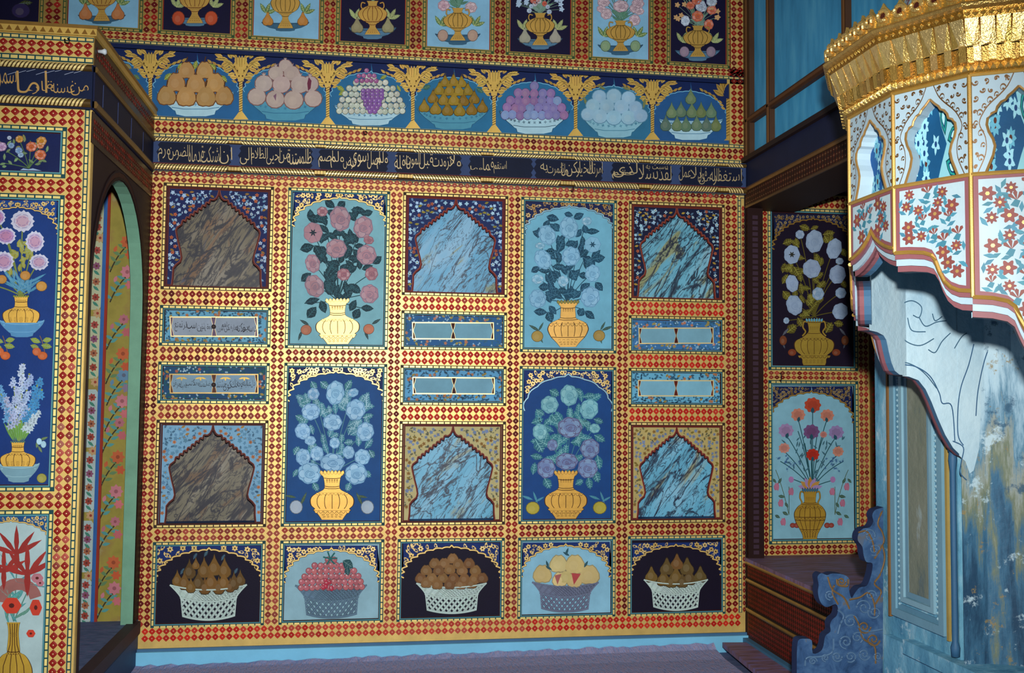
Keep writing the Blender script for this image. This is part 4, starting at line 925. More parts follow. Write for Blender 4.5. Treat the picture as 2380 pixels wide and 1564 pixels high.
for x, y, r in [(1475, 555, 66), (1618, 555, 68), (1392, 650, 74), (1548, 660, 76), (1700, 655, 78), (1318, 755, 76), (1472, 760, 80), (1628, 762, 80), (1772, 758, 74)]: fruit(a, x, y, r, r, '#b08a54', 'quince', L=10, stem='#4c3018', line='#6c4420')
leaves(a, [(1425, 530, 75, 40, -70), (1545, 515, 75, 40, -75), (1685, 530, 75, 42, 40), (1330, 605, 80, 44, -40), (1765, 625, 80, 50, 40)], '#7c8c38', '#c0c068', L=9)
a = fa(2, 'S'); bowl(a, 2255, 755, 945, 310, col='#4f98b4', pat='#2c6c92')
for x, y, r in [(2180, 580, 62), (2305, 580, 66), (2085, 660, 72), (2225, 668, 74), (2370, 668, 76), (2030, 765, 74), (2175, 785, 76), (2320, 790, 80), (2450, 665, 70), (2475, 780, 72), (2255, 520, 54)]: fruit(a, x, y, r, r*.95, '#b4a49e', 'pom', L=10, line='#7c5a58')
a.begin(); a.poly([(2440, 610), (2462, 640), (2455, 700), (2435, 720), (2428, 660)], '#6c2c44', 16); a.poly([(2160, 760), (2185, 740), (2180, 800)], '#7c5c70', 16); a.end('split_rind')
a = fa(3, 'T'); bowl(a, 615, 830, 985, 292, dens=15)
grapes(a, pile(350, 890, 610, 880, 24, 8), 25, '#bcc6b8', L=10, line='#66685c'); grapes(a, pile(490, 680, 560, 640, 19, 9), 19, '#9a5c8c', L=15); grapes(a, [(632+(j-(k_-1)/2)*36, 720+i_*27) for i_, k_ in enumerate((5, 5, 5, 4, 4, 3, 2)) for j in range(k_)], 20, '#8058a0', L=15)
leaves(a, [(380, 700, 70, 40, 30), (395, 735, 70, 40, -30), (720, 610, 60, 30, -30), (840, 700, 60, 24, 60)], '#7c8c3c', '#b8b868', L=9)
a = fa(4, 'T'); bowl(a, 1270, 850, 1015, 290, col='#4e96b0', pat='#2a688c')
for x, y, r in [(1205, 645, 42), (1272, 640, 44), (1335, 650, 42), (1160, 705, 46), (1240, 710, 48), (1310, 712, 48), (1385, 712, 44), (1110, 770, 46), (1195, 785, 48), (1275, 785, 50), (1350, 790, 48), (1435, 775, 46), (1040, 840, 46), (1130, 855, 50), (1225, 865, 50), (1320, 868, 50), (1415, 862, 48), (1500, 845, 46)]: fruit(a, x, y, r*.95, r, random.choice(['#8f7620', '#9a7e26', '#86681e']), 'pear', L=10, line='#4c3a10', stem='#5c4a18')
leaves(a, [(1060, 690, 70, 44, -20), (1480, 715, 70, 40, 35)], '#2c5c5c', '#6c8c5c', L=9)
a = fa(5, 'T'); bowl(a, 1912, 875, 1050, 280, dens=15, pat='#20445c')
for x, y in pile(1650, 2170, 680, 910, 33, 12): fruit(a, x, y, 36, 38, random.choice(['#7c78b0', '#8a6ea4', '#7c96c4', '#7a90c0', '#8c6c98']), 'round', L=10, line='#54406c')
a = fa(6, 'U'); bowl(a, 607, 900, 1080, 265, col='#86bcd0', pat='#3c7c98')
for x, y, r in [(600, 760, 62), (485, 765, 58), (715, 775, 58), (435, 835, 58), (545, 840, 62), (660, 845, 62), (770, 850, 56), (395, 905, 56), (490, 920, 62), (600, 930, 64), (715, 930, 62), (810, 915, 58)]: fruit(a, x, y, r, r*.95, '#8fb9d2', 'round', L=10, line='#5c8ca8')
leaves(a, [(500, 690, 80, 22, -150), (375, 800, 90, 22, -110), (700, 700, 80, 22, 20), (840, 820, 90, 22, 100)], '#6c7444', L=9)
a = fa(7, 'U'); bowl(a, 1210, 940, 1100, 258, dens=10)
for x, y in pile(975, 1450, 770, 985, 44, 14): fruit(a, x, y, 46, 52, random.choice(['#5f7c64', '#6c8460', '#587468', '#66784c']), 'fig', L=10, line='#3c5448')

# ------------------------------------------------------------------ upper row of vase panels
TOPX = [(-40, 100), (144, 331), (366, 545), (576.5, 751), (780, 951), (981.5, 1148), (1175.6, 1336), (1368, 1518), (1550, 1698)]
TOPY = [48, 73, 84, 98.5, 112, 123, 136, 147, 158.8]
TL = ['dark', 'pale', 'dark', 'pale', 'dark', 'pale', 'dark', 'pale', 'dark']
TLAB = ['dark upper panel with a purple fruit, at the far left corner above the cupboard', 'pale blue upper panel with a gold urn between two large blushing pears', 'dark upper panel with a gold urn between two round red fruits', 'pale blue upper panel with a gold urn between two slim orange pears',
        'dark upper panel with a gold urn between two leafy grey-gold pears', 'pale blue upper panel with pink blossoms over a gold urn and brown fruit', 'dark upper panel with red and white sprigs over a gold urn', 'pale blue upper panel with pale roses over a gold urn and green fruit', 'dark upper panel with white and orange flowers over a gold urn, nearest the corner']
TP = []
for i in range(9):
    xa = onY(TOPX[i][0], TOPY[i], YB).x; xb = onY(TOPX[i][1], TOPY[i], YB).x; TP.append((xa, xb))
for i in range(9):
    xa, xb = TP[i]; pale = TL[i] == 'pale'
    root, a = panel('painted_panel', TLAB[i], 'painted panel', (xa, xb, ZT, ZT+.95), YB, '#7fb4d4' if pale else '#0f0c30', None, 'painted vase panels of the upper row', lip='#9a2c1c', base='#2c4a2c', inner='#8c7a3c', dash='#b89c54')
    nx = TP[i+1][0] if i < 8 else COLS[5][1]+.03
    strip(wall_back, 'stile', xb, nx, ZT, ZTOP, False, lat=(xb+.002, nx-.002, ZT, ZTOP), bias=-.65, col='#b4914c')
    D_ = [('S', -150, 0, 0), ('S', 805, -150, 168), ('S', 1540, -130, 185), ('S', 2255, -95, 225), ('T', 632, 10, 275), ('T', 1305, 65, 322), ('T', 1955, 105, 358), ('U', 652, 165, 405), ('U', 1262, 205, 450)][i]
    a.use(D_[0]); cx, ya, yb = D_[1], D_[2], D_[3]
    if i == 0:
        fruit(a, 165, 85, 75, 60, '#2c2450'); leafpart(a, 150, 30, 110, 44, -5, '#3c4420'); continue
    h = yb-ya; hw = 112 if i > 2 else 118
    bowl(a, cx, yb-h*.22 if i > 3 else yb-50, yb+h*.12 if i > 3 else yb+20, 190 if i < 5 else 180, col='#35607c' if pale else '#4f7896', pat='#1c3c58', dens=9, L=3, foot=.4)
    vase(a, cx, ya, yb, hw, VP_URN, (.18, .58, -.7, -.36, 0, .36, .7), (.15, .60, .70), handles=True, crown=False, L=16, line='#5c1c10' if i in (1, 2, 4) else '#3c3010', girdle=((.63, 7),), col='#d0a650', lw=4)
    fc_ = ['', '#b87848', '#b04a2c', '#b47c38', '#8c8a68', '#a89080', '#9c9c90', '#7c9c78', '#8c7c90'][i]; fk = ['', 'pear', 'round', 'pear', 'pear', 'round', 'pear', 'round', 'round'][i]
    dx = [0, 128, 130, 138, 122, 118, 120, 118, 105][i]; fs = [0, 58, 56, 48, 54, 46, 52, 44, 42][i]
    for s in (-1, 1):
        fruit(a, cx+s*dx, yb-70 if fk == 'pear' else yb-40, fs*.9, fs, fc_, fk, L=9)
        for an, ln in ((-60, 95), (-110, 90), (-20 if s > 0 else -160, 90)): leafpart(a, cx+s*(dx+14), yb-70-fs, ln, 34, an if s > 0 else -180-an, '#5c7c4c' if pale else '#8c9c6c', '#c0c888', L=8)
    # bouquet rising above the urn
    rr = random.Random(50+i); bc = [['#c08a98', '#b07090'], ['#c07c5c', '#d0b080'], ['#c08a98', '#a8a0c0'], ['#b090a8', '#b8a8b8'], ['#b898a8', '#c0a8b0'], ['#c05030', '#a8c4dc', '#c0c8d0'], ['#bca4b0', '#c4acb8'], ['#b4c8dc', '#c8643c', '#a8c0d8']][i-1]
    fls = []
    if i == 7: fls = [(655, 50, 62, 48), (540, 110, 45, 45), (765, 160, 45, 45), (790, 30, 50, 40), (520, 20, 50, 36), (500, 70, 36, 30), (800, 90, 40, 30)]
    elif i == 8: fls = [(1262, 130, 46, 44), (1165, 165, 36, 42), (1350, 195, 38, 42), (1205, 45, 34, 32), (1300, 60, 34, 36), (1255, 10, 40, 30)]
    elif i == 5: fls = [(1195, 45, 48, 44), (1410, 60, 48, 44)]
    elif i == 6: fls = [(1870, 85, 20, 20), (2028, 95, 20, 20), (1885, 50, 18, 18), (1990, 30, 20, 22), (1915, 30, 20, 22), (2015, 55, 18, 18), (1945, 10, 22, 20)]
    for k in range(11): fls.append((cx+rr.uniform(-150, 150), ya-rr.uniform(90, 420), rr.uniform(30, 50), rr.uniform(28, 46)))
    stems(a, (cx, ya+10), [(f[0], f[1]) for f in fls], 6, '#4c7060' if pale else '#6c8c74', L=2)
    for f in fls: rose(a, *f, base=rr.choice(bc), dark='#5c4a60', L=6, name='painted_blossom', petals=5)
    for k in range(14):
        an = -90+rr.uniform(-75, 75); leafpart(a, cx+rr.uniform(-20, 20), ya-rr.uniform(0, 40), rr.uniform(60, 110), 22, an, '#4c7c64' if pale else '#6c8c7c', L=4)
    if i in (6, 8):
        for k in range(10):
            s = 1 if k % 2 else -1; x, y = cx+s*rr.uniform(100, 175), ya-rr.uniform(-10, 130) - (0 if i == 6 else 60); a.begin(); a.flower(x, y, 24, 5, '#a9c4e0' if i == 6 else '#c8a070', 7); a.line([(cx, ya-20), (x, y)], 3, '#6c8c7c', 2); a.end('painted_blossom')
# ------------------------------------------------------------------ cupboard block on the left
def xf(px, py): return onY(px, py, YF).x
XP = xf(149.6, 480)                     # right edge of its panels
ZBT = 2.706
wl = MB(); wl.box((-2.6, YF+.035, 0), (XL-.01, YF+.075, ZBT-.03), '#3c2c18'); wall_left = struct(wl, 'wall_left')
XE = XL-.028                            # end of the diamond stile
Zs = dict(p0=(.15, .883), p1=(.951, 2.064), p2=(2.128, 2.325))
st = strip(wall_left, 'stile', XP, XL, 0, 2.395, False, Y=YF, depth=.034, lat=(XP+.001, XE, .05, 2.395), edge=[(XE+.002, XL-.008, 0, 2.395, False, )], bias=-.35, single=True, pitch=.032)
for za, zb in ((.883, .951), (2.064, 2.128), (2.325, 2.395)):
    strip(wall_left, 'rail', -2.2, XP, za, zb, True, Y=YF, depth=.034, lat=(XP-.034*7, XP, za+.004, zb-.004), bias=-.35, single=True, pitch=.034)
strip(wall_left, 'rail', -2.2, XL, 2.568, 2.674, True, Y=YF-.012, depth=.046, lat=(XL-.034*11, XL-.004, 2.596, 2.652), bias=-.4, single=True, pitch=.034, edge=[(-2.2, XL, 2.653, 2.672, True), (-2.2, XL, 2.571, 2.594, True)])
mb = MB(); mb.box((-2.2, YF-.03, 2.674), (XL+.014, YB, ZBT), '#d8b45c', 'gold'); mb.box((-2.2, YF-.034, 2.70), (XL+.018, YB, 2.712), '#8c6a30', 'gold')
for k in range(46): mb.face([(XL+.012-.03*k, YF-.0305, 2.678), (XL+.012-.03*k-.022, YF-.0305, 2.678), (XL+.012-.03*k-.011, YF-.0305, 2.698)], '#8a6224', 'gold')
struct(mb, 'trim_1')
lroot = empty('inscription_band', ((-1.6), YF, 2.407), 'short navy board of gilt calligraphy on the front of the left cupboard', 'inscription')
mb = MB(); mb.box((-2.2, YF-.012, 2.396), (XL, YF+.034, 2.568), '#0a1838'); mb.build('board', lroot)
cable(lroot, -2.2, XL, 2.553, YF-.013, .013); cable(lroot, -2.2, XL, 2.417, YF-.013, .016)
a = Art(lroot, lambda px, py: onY(px, py, YF-.0125), (0, -1, 0), 0).use('S')
for t, x0, x1, y0, y1 in (('من', 560, 700, 655, 755), ('غسنه', 400, 590, 640, 735), ('قار', 255, 420, 640, 745), ('اما', 130, 375, 560, 735), ('سمر', -20, 130, 565, 715)): word(a, t, x0, x1, y0, y1, '#c8a05c', 3)
a.begin()
for k in range(8): a.line([(60+75*k, 590-(k % 3)*12), (130+75*k, 568-(k % 3)*10)], 4, '#8c98b0', 3)
a.end('painted_dashes')
def lpanel(name, lab, key, col, x0=None):
    x0 = x0 if x0 is not None else 2*xf(41, 700)-XP
    return panel(name, lab, 'painted panel', (x0, XP, *Zs[key]), YF, col, None, 'painted panels of the left cupboard front', dash='#f2e08c', wd=.022)
root, a = lpanel('painted_panel', 'small navy panel with orange and white posies on the left cupboard', 'p2', '#0c1a4a'); a.use('S')
rr = random.Random(77)
stems(a, (230, 1330), [(150, 1100), (330, 1120), (240, 1110), (330, 1230), (60, 1200), (30, 1290), (380, 1190), (120, 1250)], 6, '#4c6c3c')
for x, y, r, c in ((155, 1100, 32, '#b8862c'), (330, 1115, 40, '#b07818'), (320, 1150, 30, '#b4682c'), (250, 1160, 44, '#b85a2c'), (320, 1225, 46, '#b85a2c'), (90, 1150, 26, '#6c98c4'), (150, 1190, 30, '#6c98c4'), (165, 1225, 24, '#7ca8cc'), (15, 1160, 40, '#a88ab8'), (-60, 1130, 44, '#b85a2c'), (-110, 1210, 40, '#b8862c'), (75, 1090, 18, '#a8c0dc')): rose(a, x, y, r, r*.9, base=c, dark='#5c3a30', name='painted_blossom', petals=6)
for k in range(40): leafpart(a, rr.uniform(-180, 370), rr.uniform(1090, 1320), rr.uniform(34, 56), 22, rr.uniform(0, 360), rr.choice(['#7c7c38', '#5c7444', '#6c8c5c']), L=3)
a.begin(); a.poly([(160, 1345), (185, 1330), (225, 1338), (260, 1330), (330, 1350)], '#8ca8c8', 3); a.end('painted_ground')
root, a = lpanel('painted_panel', 'tall blue panel with peonies and hyacinths in gold vases on the left cupboard', 'p1', '#0e3272'); a.use('L')
xm = 130
spandrel(a, xm-282, xm+282, 205, 450, 245, n=7, nfl=20, seed=61, ground='#0e3a80')
PE = [(165, 358, 82, 76, '#b4b4c8'), (45, 465, 70, 60, '#a888b8'), (255, 505, 66, 74, '#b0a4c4'), (30, 650, 70, 72, '#a898bc'), (285, 655, 68, 58, '#a4a4c0'), (-20, 330, 60, 60, '#a888b8'), (-90, 560, 66, 60, '#b0a4c4')]
stems(a, (155, 900), [(p[0], p[1]) for p in PE]+[(185, 750), (305, 830), (15, 780), (-60, 820)], 9, '#6c7c3c')
for k in range(26): leafpart(a, 130+rr.uniform(-70, 110), rr.uniform(500, 760), rr.uniform(50, 80), 30, rr.uniform(-160, 0), '#8c8c34', L=3)
for k in range(26): leafpart(a, 155+rr.uniform(-60, 60), rr.uniform(800, 890), rr.uniform(90, 150), 20, -90+rr.uniform(-75, 75), '#3c7ca0', L=3)
for x, y, rx, ry, c in PE:
    a.begin(); a.ell(x, y, rx, ry, '#b8bcd0', 6, n=30, wob=.09, lobes=13); a.ell(x, y, rx*.82, ry*.8, c, 7, n=26, wob=.08, lobes=11); a.ell(x, y, rx*.6, ry*.55, mix(c, '#b06c80', .5), 8, n=20, wob=.1, lobes=9); [a.line(arc(x, y, rx*q, ry*q*.9, k*55, k*55+38, 4), 3, '#6c5c94', 9) for k in range(6) for q in (.72, .45)]; a.end('painted_peony')
for x, y, r in ((185, 752, 38), (303, 830, 40), (15, 780, 36), (-60, 820, 38)): fruit(a, x, y, r, r*.9, '#b0803c', L=6)
bowl(a, 160, 1075, 1195, 165, col='#4c84b0', pat='#6ca4c8', L=3, foot=.5, dens=2)
vase(a, 155, 900, 1095, 132, VP_SQ, (.5, .98, -.7, -.25, .25, .7), (.22, .40), crown=True, crowncol='#7c8c3c', girdle=((.50, 8),), col='#e3b650', lw=4)
for x, s in ((290, 1), (20, -1)):
    leaves(a, [(x-30, 1225, 80, 40, 20), (x+55, 1220, 70, 40, -10), (x+50, 1265, 80, 44, 10), (x-35, 1270, 70, 36, 20)], '#7c8c38', L=4); stems(a, (x+40, 1340), [(x, 1190), (x-20, 1300)], 5, '#7c5c34')
    fruit(a, x-22, 1305, 32, 30, '#b05c34'); fruit(a, x+20, 1335, 36, 30, '#b85c30')
a.use('M')
# hyacinths
def spike(x0, y0, x1, y1, n, col, r):
    a.begin(); a.line([(x0, y0), (x1, y1)], 9, '#7c8c3c', 3)
    for k in range(n):
        t = .35+.65*k/n; x, y = x0+(x1-x0)*t, y0+(y1-y0)*t; q = rr.uniform(-1, 1)*r*1.7*(1.1-t*.7)
        a.flower(x+q, y+rr.uniform(-8, 8), r*rr.uniform(.8, 1.1), 5, vary(col, .12), 5+k % 3, mix(col, '#3c4c60', .5), rot=rr.uniform(0, 72), wide=.32)
    a.end('painted_hyacinth')
for x1, y1, c in ((120, -10, '#a9bcd8'), (70, 60, '#9cb0d4'), (30, 160, '#98a4c4'), (205, 60, '#3c84b8'), (195, 230, '#a8bcc8'), (215, 120, '#3c84b8'), (-10, 100, '#5c94c4'), (150, 40, '#90a8d0')): spike(95, 385, x1, y1, 22, c, 19)
for k in range(9): leafpart(a, 95+(k-4)*6, 385, 110+k % 3*20, 14, -90+(k-4)*7, '#5c8c3c', L=4)
bowl(a, 95, 495, 590, 108, col='#6c94a4', pat='#8cb4c0', L=3, foot=.5, dens=2)
vase(a, 92, 385, 512, 88, VP_SQ, (.5, .98, -.7, -.25, .25, .7), (.22, .40), crown=True, crowncol='#3c6c70', girdle=((.50, 8),), col='#e3b650', lw=3)
fruit(a, 213, 572, 25, 24, '#8c8c44'); fruit(a, 200, 385, 14, 17, '#9cc4dc'); fruit(a, 222, 400, 14, 18, '#9cc4dc')
leaves(a, [(190, 400, 40, 16, 100), (225, 370, 44, 14, -20), (205, 425, 40, 14, 60)], '#5c7444', L=4)
root, a = lpanel('painted_panel', 'pale panel with red irises and poppies in a gold vase on the left cupboard', 'p0', '#9db8bc'); a.use('M')
spandrel(a, -140, 252, 765, 905, 785, n=7, nfl=20, seed=62, ground='#14487c')
for x, y, s in ((85, 900, 1.0), (20, 1000, .9), (140, 1000, 1.1)):
    a.begin()
    for q in (-128, -90, -52, -160, -30): a.leaf(x, y+60*s, 150*s, 26*s, q, vary('#8c2c28', .12), 5)
    a.leaf(x, y+160*s, 170*s, 30*s, -90, '#8c2c28', 5); a.line([(70, 1300), (x, y+150)], 6, '#4c7c74', 3); a.end('painted_iris')
a.begin(); a.poly(arc(95, 1190, 118, 110, 175, 350, 12)+arc(95, 1200, 60, 60, 350, 175, 8), '#8c5c58', 4); a.end('painted_blossom')
for x, y, rx, ry in ((60, 1220, 48, 42), (183, 1230, 30, 42), (190, 1080, 30, 24), (205, 1105, 20, 18), (158, 1362, 22, 20)):
    a.begin(); a.ell(x, y, rx, ry, '#b83a28' if y > 1200 else '#a86c78', 7, n=18, wob=.07, lobes=6); a.ell(x, y, rx*.3, ry*.3, '#4c1c18', 8, n=8); a.end('painted_poppy')
for k in range(18): leafpart(a, 70+rr.uniform(-40, 60), rr.uniform(1180, 1320), rr.uniform(60, 130), 14, -90+rr.uniform(-60, 60), rr.choice(['#4c7c6c', '#3c8c8c']), L=3)
for q in (150, 190, 60): leafpart(a, 85, 1100, 170, 12, -180+q, '#3c7c84', L=3)
vase(a, 70, 1305, 1640, 95, [(0, .36), (.06, .30), (.2, .28), (.4, .34), (.46, .36), (.5, .6), (.6, .85), (.75, 1), (1, .95)], (.02, .98, -.6, -.2, .2, .6), (.44, .47), crown=False, girdle=((.47, 6),), col='#c8a43c', lw=4)

# side of the block, with the arched opening
mb = MB(); YC, HALF, ZSP, ZSILL = 4.43, .452, 1.68, .235
pr = [(HALF*math.cos(RAD(t))*(1 if t < 90 else 1), ZSP+.545*math.sin(RAD(t))**.92) for t in range(0, 91, 9)]
arch = [(YC+HALF, ZSILL)]+[(YC+y, z) for y, z in pr]+[(YC-y, z) for y, z in reversed(pr[:-1])]+[(YC-HALF, ZSILL)]
x0_ = XL-.001
SD = '#2a1a1c'
mb.face([(x0_, YC, 2.396), (x0_, YB, 2.396), (x0_, YB, ZSILL)]+[(x0_, y, z) for y, z in arch[:11]]+[(x0_, YC, arch[11][1])], SD) if False else None
rgt = arch[:12]; lft = arch[11:]
mb.face([(x0_, YB, ZSILL)]+[(x0_, y, z) for y, z in rgt]+[(x0_, YC, 2.396), (x0_, YB, 2.396)], SD)
mb.face([(x0_, YF, 2.396), (x0_, YC, 2.396)]+[(x0_, y, z) for y, z in lft]+[(x0_, YF, ZSILL)], SD)
mb.face([(x0_, YF, 0), (x0_, YB, 0), (x0_, YB, ZSILL), (x0_, YF, ZSILL)], '#2c4468')
for (ya, za), (yb, zb) in zip(arch, arch[1:]):
    mb.face([(x0_, ya, za), (x0_, yb, zb), (x0_-.055, yb, zb), (x0_-.055, ya, za)], '#6fa088')
ws = struct(mb, 'wall_left_side')
def sidemap(u, v, l): return (XL+l, u, v)
mb = MB(); mb.box((XL-.002, YF, 2.568), (XL+.004, YB, 2.674), '#3c2a14', 'gold'); lb = mb.build('lattice_band', ws)
lattice(lambda u, v, l: (XL+.004+l, u, v), None, YF+.01, YB-.01, 2.60, 2.65, True, bias=-.8).build('red_diamonds', lb, kind='stuff')
mb = MB(); mb.box((XL-.002, YF, 2.396), (XL+.006, YB, 2.568), '#0c1434')
for z, r in ((2.553, .012), (2.417, .015)): mb.tube([(XL+.006, YF, z), (XL+.006, YB, z)], r, '#6c5226', 'gold', 6)
for k in range(5): mb.box((XL+.005, YF+.12+k*.24, 2.44), (XL+.0075, YF+.125+k*.24, 2.53), '#3c4a78')
mb.build('dark_board', ws)
mb = MB(); mb.box((XL-.002, YF, 2.27), (XL+.003, YB, 2.39), '#33201a', 'gold'); lb = mb.build('lattice_band', ws)
lattice(lambda u, v, l: (XL+.003+l, u, v), None, YF+.01, YB-.01, 2.29, 2.37, True, rows=3, bias=-.8, pitch=.028).build('red_diamonds', lb, kind='stuff')
for ri, (da, db, c, rise) in enumerate(((.003, .014, '#1c0f10', .003), (.014, .034, '#3a1a14', .0015), (.034, .042, '#1a1020', .003))):
    mb = MB()
    def off(d): return [((y-YC)*(1+d/HALF)+YC, z+d*max(0, (z-ZSP)/.545)) for y, z in arch]
    A_, B_ = off(da), off(db)
    for k in range(len(arch)-1): mb.face([(XL+rise, *A_[k]), (XL+rise, *A_[k+1]), (XL+rise, *B_[k+1]), (XL+rise, *B_[k])], c)
    mb.build('arch_band', ws)
# recess behind the arch: far jamb with flower panels, floor, sill
YN = 4.965
tex_mat('jamb_yellow', [(.3, '#7c742c'), (.5, '#8e8436'), (.62, '#88743a'), (.75, '#949870')], 7, 5, .6, bump=.05)
mb = MB(); mb.box((-2.5, YN, ZSILL-.02), (XL-.02, YN+.03, 2.38), '#ffffff', 'jamb_yellow'); wr = struct(mb, 'wall_recess')
mb = MB(); mb.box((-2.5, YF+.08, ZSILL-.03), (XL+.002, YN+.02, ZSILL), '#2f4f78', 'floor_boards'); mb.box((XL-.03, YF, ZSILL-.05), (XL+.022, YB-.06, ZSILL+.004), '#3a2a30'); struct(mb, 'floor_recess')
mb = MB(); mb.box((-2.5, YF+.075, 2.38), (XL-.04, YN+.03, 2.40), '#1c1a1c'); mb.box((-2.52, YF+.07, .2), (-2.5, YN, 2.4), '#3c3420'); struct(mb, 'ceiling_recess')
a = Art(wr, lambda px, py: onY(px, py, YN), (0, -1, 0), .0004).use('px')
XJ = onY(243, 800, YN).x
mb = MB(); mb.box((XJ-.005, YN-.006, ZSILL), (XJ+.008, YN+.01, 2.36), '#8c2a1c'); mb.box((XJ-.022, YN-.005, ZSILL), (XJ-.005, YN+.01, 2.36), '#2a5c9c'); mb.build('painted_border', wr)
def jx(px0, py):  # follow the lean of the jamb down the photograph
    return px0-(py-700)*.034
for k, (y0, y1) in enumerate(((452, 545), (560, 720), (735, 880), (905, 1040), (1050, 1190), (1210, 1330), (1345, 1450))):
    a.begin(); xr_ = jx(240, (y0+y1)/2); a.poly([(jx(238, y0), y0+12), (jx(238, y0)-8, y0), (jx(150, y0), y0), (jx(150, y1), y1), (jx(238, y1)-8, y1), (jx(238, y1), y1-12)], '#a9b090' if k < 3 else '#9fb4b4', 3); a.end('pale_field')
    for q in range(4):
        yy = y0+(y1-y0)*(q+.6)/4.4; a.begin(); a.flower(jx(222, yy), yy, 10, 7, ['#94403a', '#7c4a68', '#986044', '#8c3c30'][q % 4], 6, '#5c2c28'); a.leaf(jx(215, yy), yy+10, 18, 7, 40, '#3c7c6c', 5); a.end('painted_blossom')
    a.begin(); a.flower(jx(228, y1+8), y1+8, 12, 7, '#b09068', 6, '#8c3a2c'); a.end('painted_blossom')
sprays = [(280, 590, 'p'), (280, 660, 'k'), (272, 770, 'l'), (270, 850, 'p'), (272, 900, 'b'), (268, 960, 'k'), (262, 1010, 'l'), (258, 1090, 'p'), (254, 1170, 'k'), (252, 1240, 'l'), (248, 1335, 'p'), (250, 1395, 'k')]
for x, y, kd in sprays:
    a.begin(); c = {'p': '#b05a34', 'k': '#b87480', 'l': '#a86874', 'b': '#5c84a4'}[kd]
    a.line(bez((x-24, y+42), (x-10, y+5), (x+18, y-22), 6), 3, '#2c2c20', 4)
    for q in range(7): t = q/7; a.leaf(x-20+36*t, y+34-54*t, 20, 8, -90+(70 if q % 2 else -60)+rr.uniform(-15, 15), '#4c8c8c' if kd != 'p' else '#5c7c54', 5)
    a.flower(x+16, y-28, 17 if kd != 'l' else 13, 8, c, 6, mix(c, '#4c1410', .5)); a.flower(x+22, y+2, 12, 6, mix(c, '#b83c28', .3), 6); a.leaf(x-14, y-4, 16, 9, -70, c, 6)
    a.end('painted_spray')

# ------------------------------------------------------------------ right wall: beam, windows above, alcove below
mb = MB(); mb.box((XR, 1.6, 2.33), (XR+.30, YB+.2, 2.425), '#2c1814'); mb.box((XR+.004, 1.6, 2.425), (XR+.3, YB+.2, 2.575), '#1b2240'); mb.box((XR-.02, 1.6, 2.575), (XR+.3, YB+.2, 2.60), '#2a1c1c')
beam = struct(mb, 'trim_2')
mb = MB(); mb.tube([(XR, 1.7, 2.43), (XR, YB-.02, 2.43)], .012, '#7a5426', 'gold', 6); mb.tube([(XR, 1.7, 2.335), (XR, YB-.02, 2.335)], .008, '#5c3c1c', 'gold', 6); mb.build('gilt_bead', beam)
lattice(lambda u, v, l: (XR-l, u, v), None, 2.2, YB-.01, 2.342, 2.418, True, rows=3, pitch=.026, cfun=lambda u, v: vary('#4c2416', .3)).build('red_diamonds', beam, kind='stuff')
tex_mat('blue_panes', [(.3, '#3a93c4'), (.5, '#46a6d8'), (.7, '#5cb8e2')], 5, 8, .55, bump=.1, stretch=(1, 3, .6))
mb = MB(); mb.box((XR+.10, 1.6, 2.59), (XR+.13, YB+.2, 3.9), '#33506c'); wr_ = struct(mb, 'wall_right_upper')
win = tag(bpy.data.objects.new('window_1', None), kind='structure'); COL.objects.link(win); win.location = (XR, 4, 2.6)
posts = [(4.915, 5.0), (4.655, 4.695), (3.862, 3.895), (2.9, 2.95), (2.2, 2.25)]
for y0, y1 in posts:
    mb = MB(); mb.box((XR-.006, y0, 2.60), (XR+.04, y1, 3.9), '#4a3222'); mb.box((XR-.012, (y0+y1)/2-.008, 2.60), (XR+.03, (y0+y1)/2+.008, 3.9), '#6c4a2a'); mb.build('window_post', win)
mb = MB(); mb.box((XR-.004, 1.6, 2.775), (XR+.04, 5.0, 2.815), '#4a3022'); mb.box((XR-.012, 1.6, 2.788), (XR+.03, 5.0, 2.802), '#6a462a'); mb.build('window_rail', win)
mb = MB(); mb.box((XR-.004, 1.6, 3.6), (XR+.04, 5.0, 3.64), '#4a3022'); mb.build('window_rail', win)
yl = [4.915, 4.695, 4.655, 3.895, 3.862, 2.95, 2.9, 2.25]
for i in range(0, 8, 2):
    for z0, z1 in ((2.60, 2.775), (2.815, 3.6)):
        mb = MB(); mb.box((XR+.022, yl[i+1], z0), (XR+.034, yl[i], z1), '#ffffff', 'blue_panes'); mb.build('pane', win)
# alcove shell
mb = MB(); mb.box((XR-.01, YA+.04, 0), (3.2, YA+.1, 2.6), '#241a1a'); walc = struct(mb, 'wall_alcove'); mb = MB(); mb.box((3.2, YJ, 0), (3.26, YA+.1, 2.6), '#2c2620'); struct(mb, 'wall_alcove_end')
tex_mat('ceiling_paint', [(.35, '#0c0a12'), (.5, '#1c2238'), (.58, '#3c4a6c'), (.62, '#141424')], 9, 6, .7, dist=1.2, stretch=(1, 2.6, 1))
mb = MB(); mb.box((XR+.02, YJ, 2.45), (3.2, YA+.05, 2.50), '#ffffff', 'ceiling_paint'); struct(mb, 'ceiling')
xa0, xa1, xa2, xa3 = XR+.09, onY(1785, 700, YA).x, onY(1993, 700, YA).x, onY(2018, 700, YA).x
za = [onY(1880, y, YA).z for y in (1290, 1264, 884.5, 861, 484.5, 452)]
for u0, u1, lat in ((xa0, xa1, (xa0+.002, xa1-.002)), (xa2, xa3, (xa2+.002, xa3-.004))):
    strip(walc, 'stile', u0, u1, za[0], za[5], False, Y=YA, lat=(*lat, za[0], za[5]), bias=-.45)
for z0, z1 in ((za[0], za[1]), (za[2], za[3]), (za[4], za[5])): strip(walc, 'rail', xa1, xa2, z0, z1, True, Y=YA, lat=(xa1, xa2, z0+.004, z1-.004), bias=-.5)
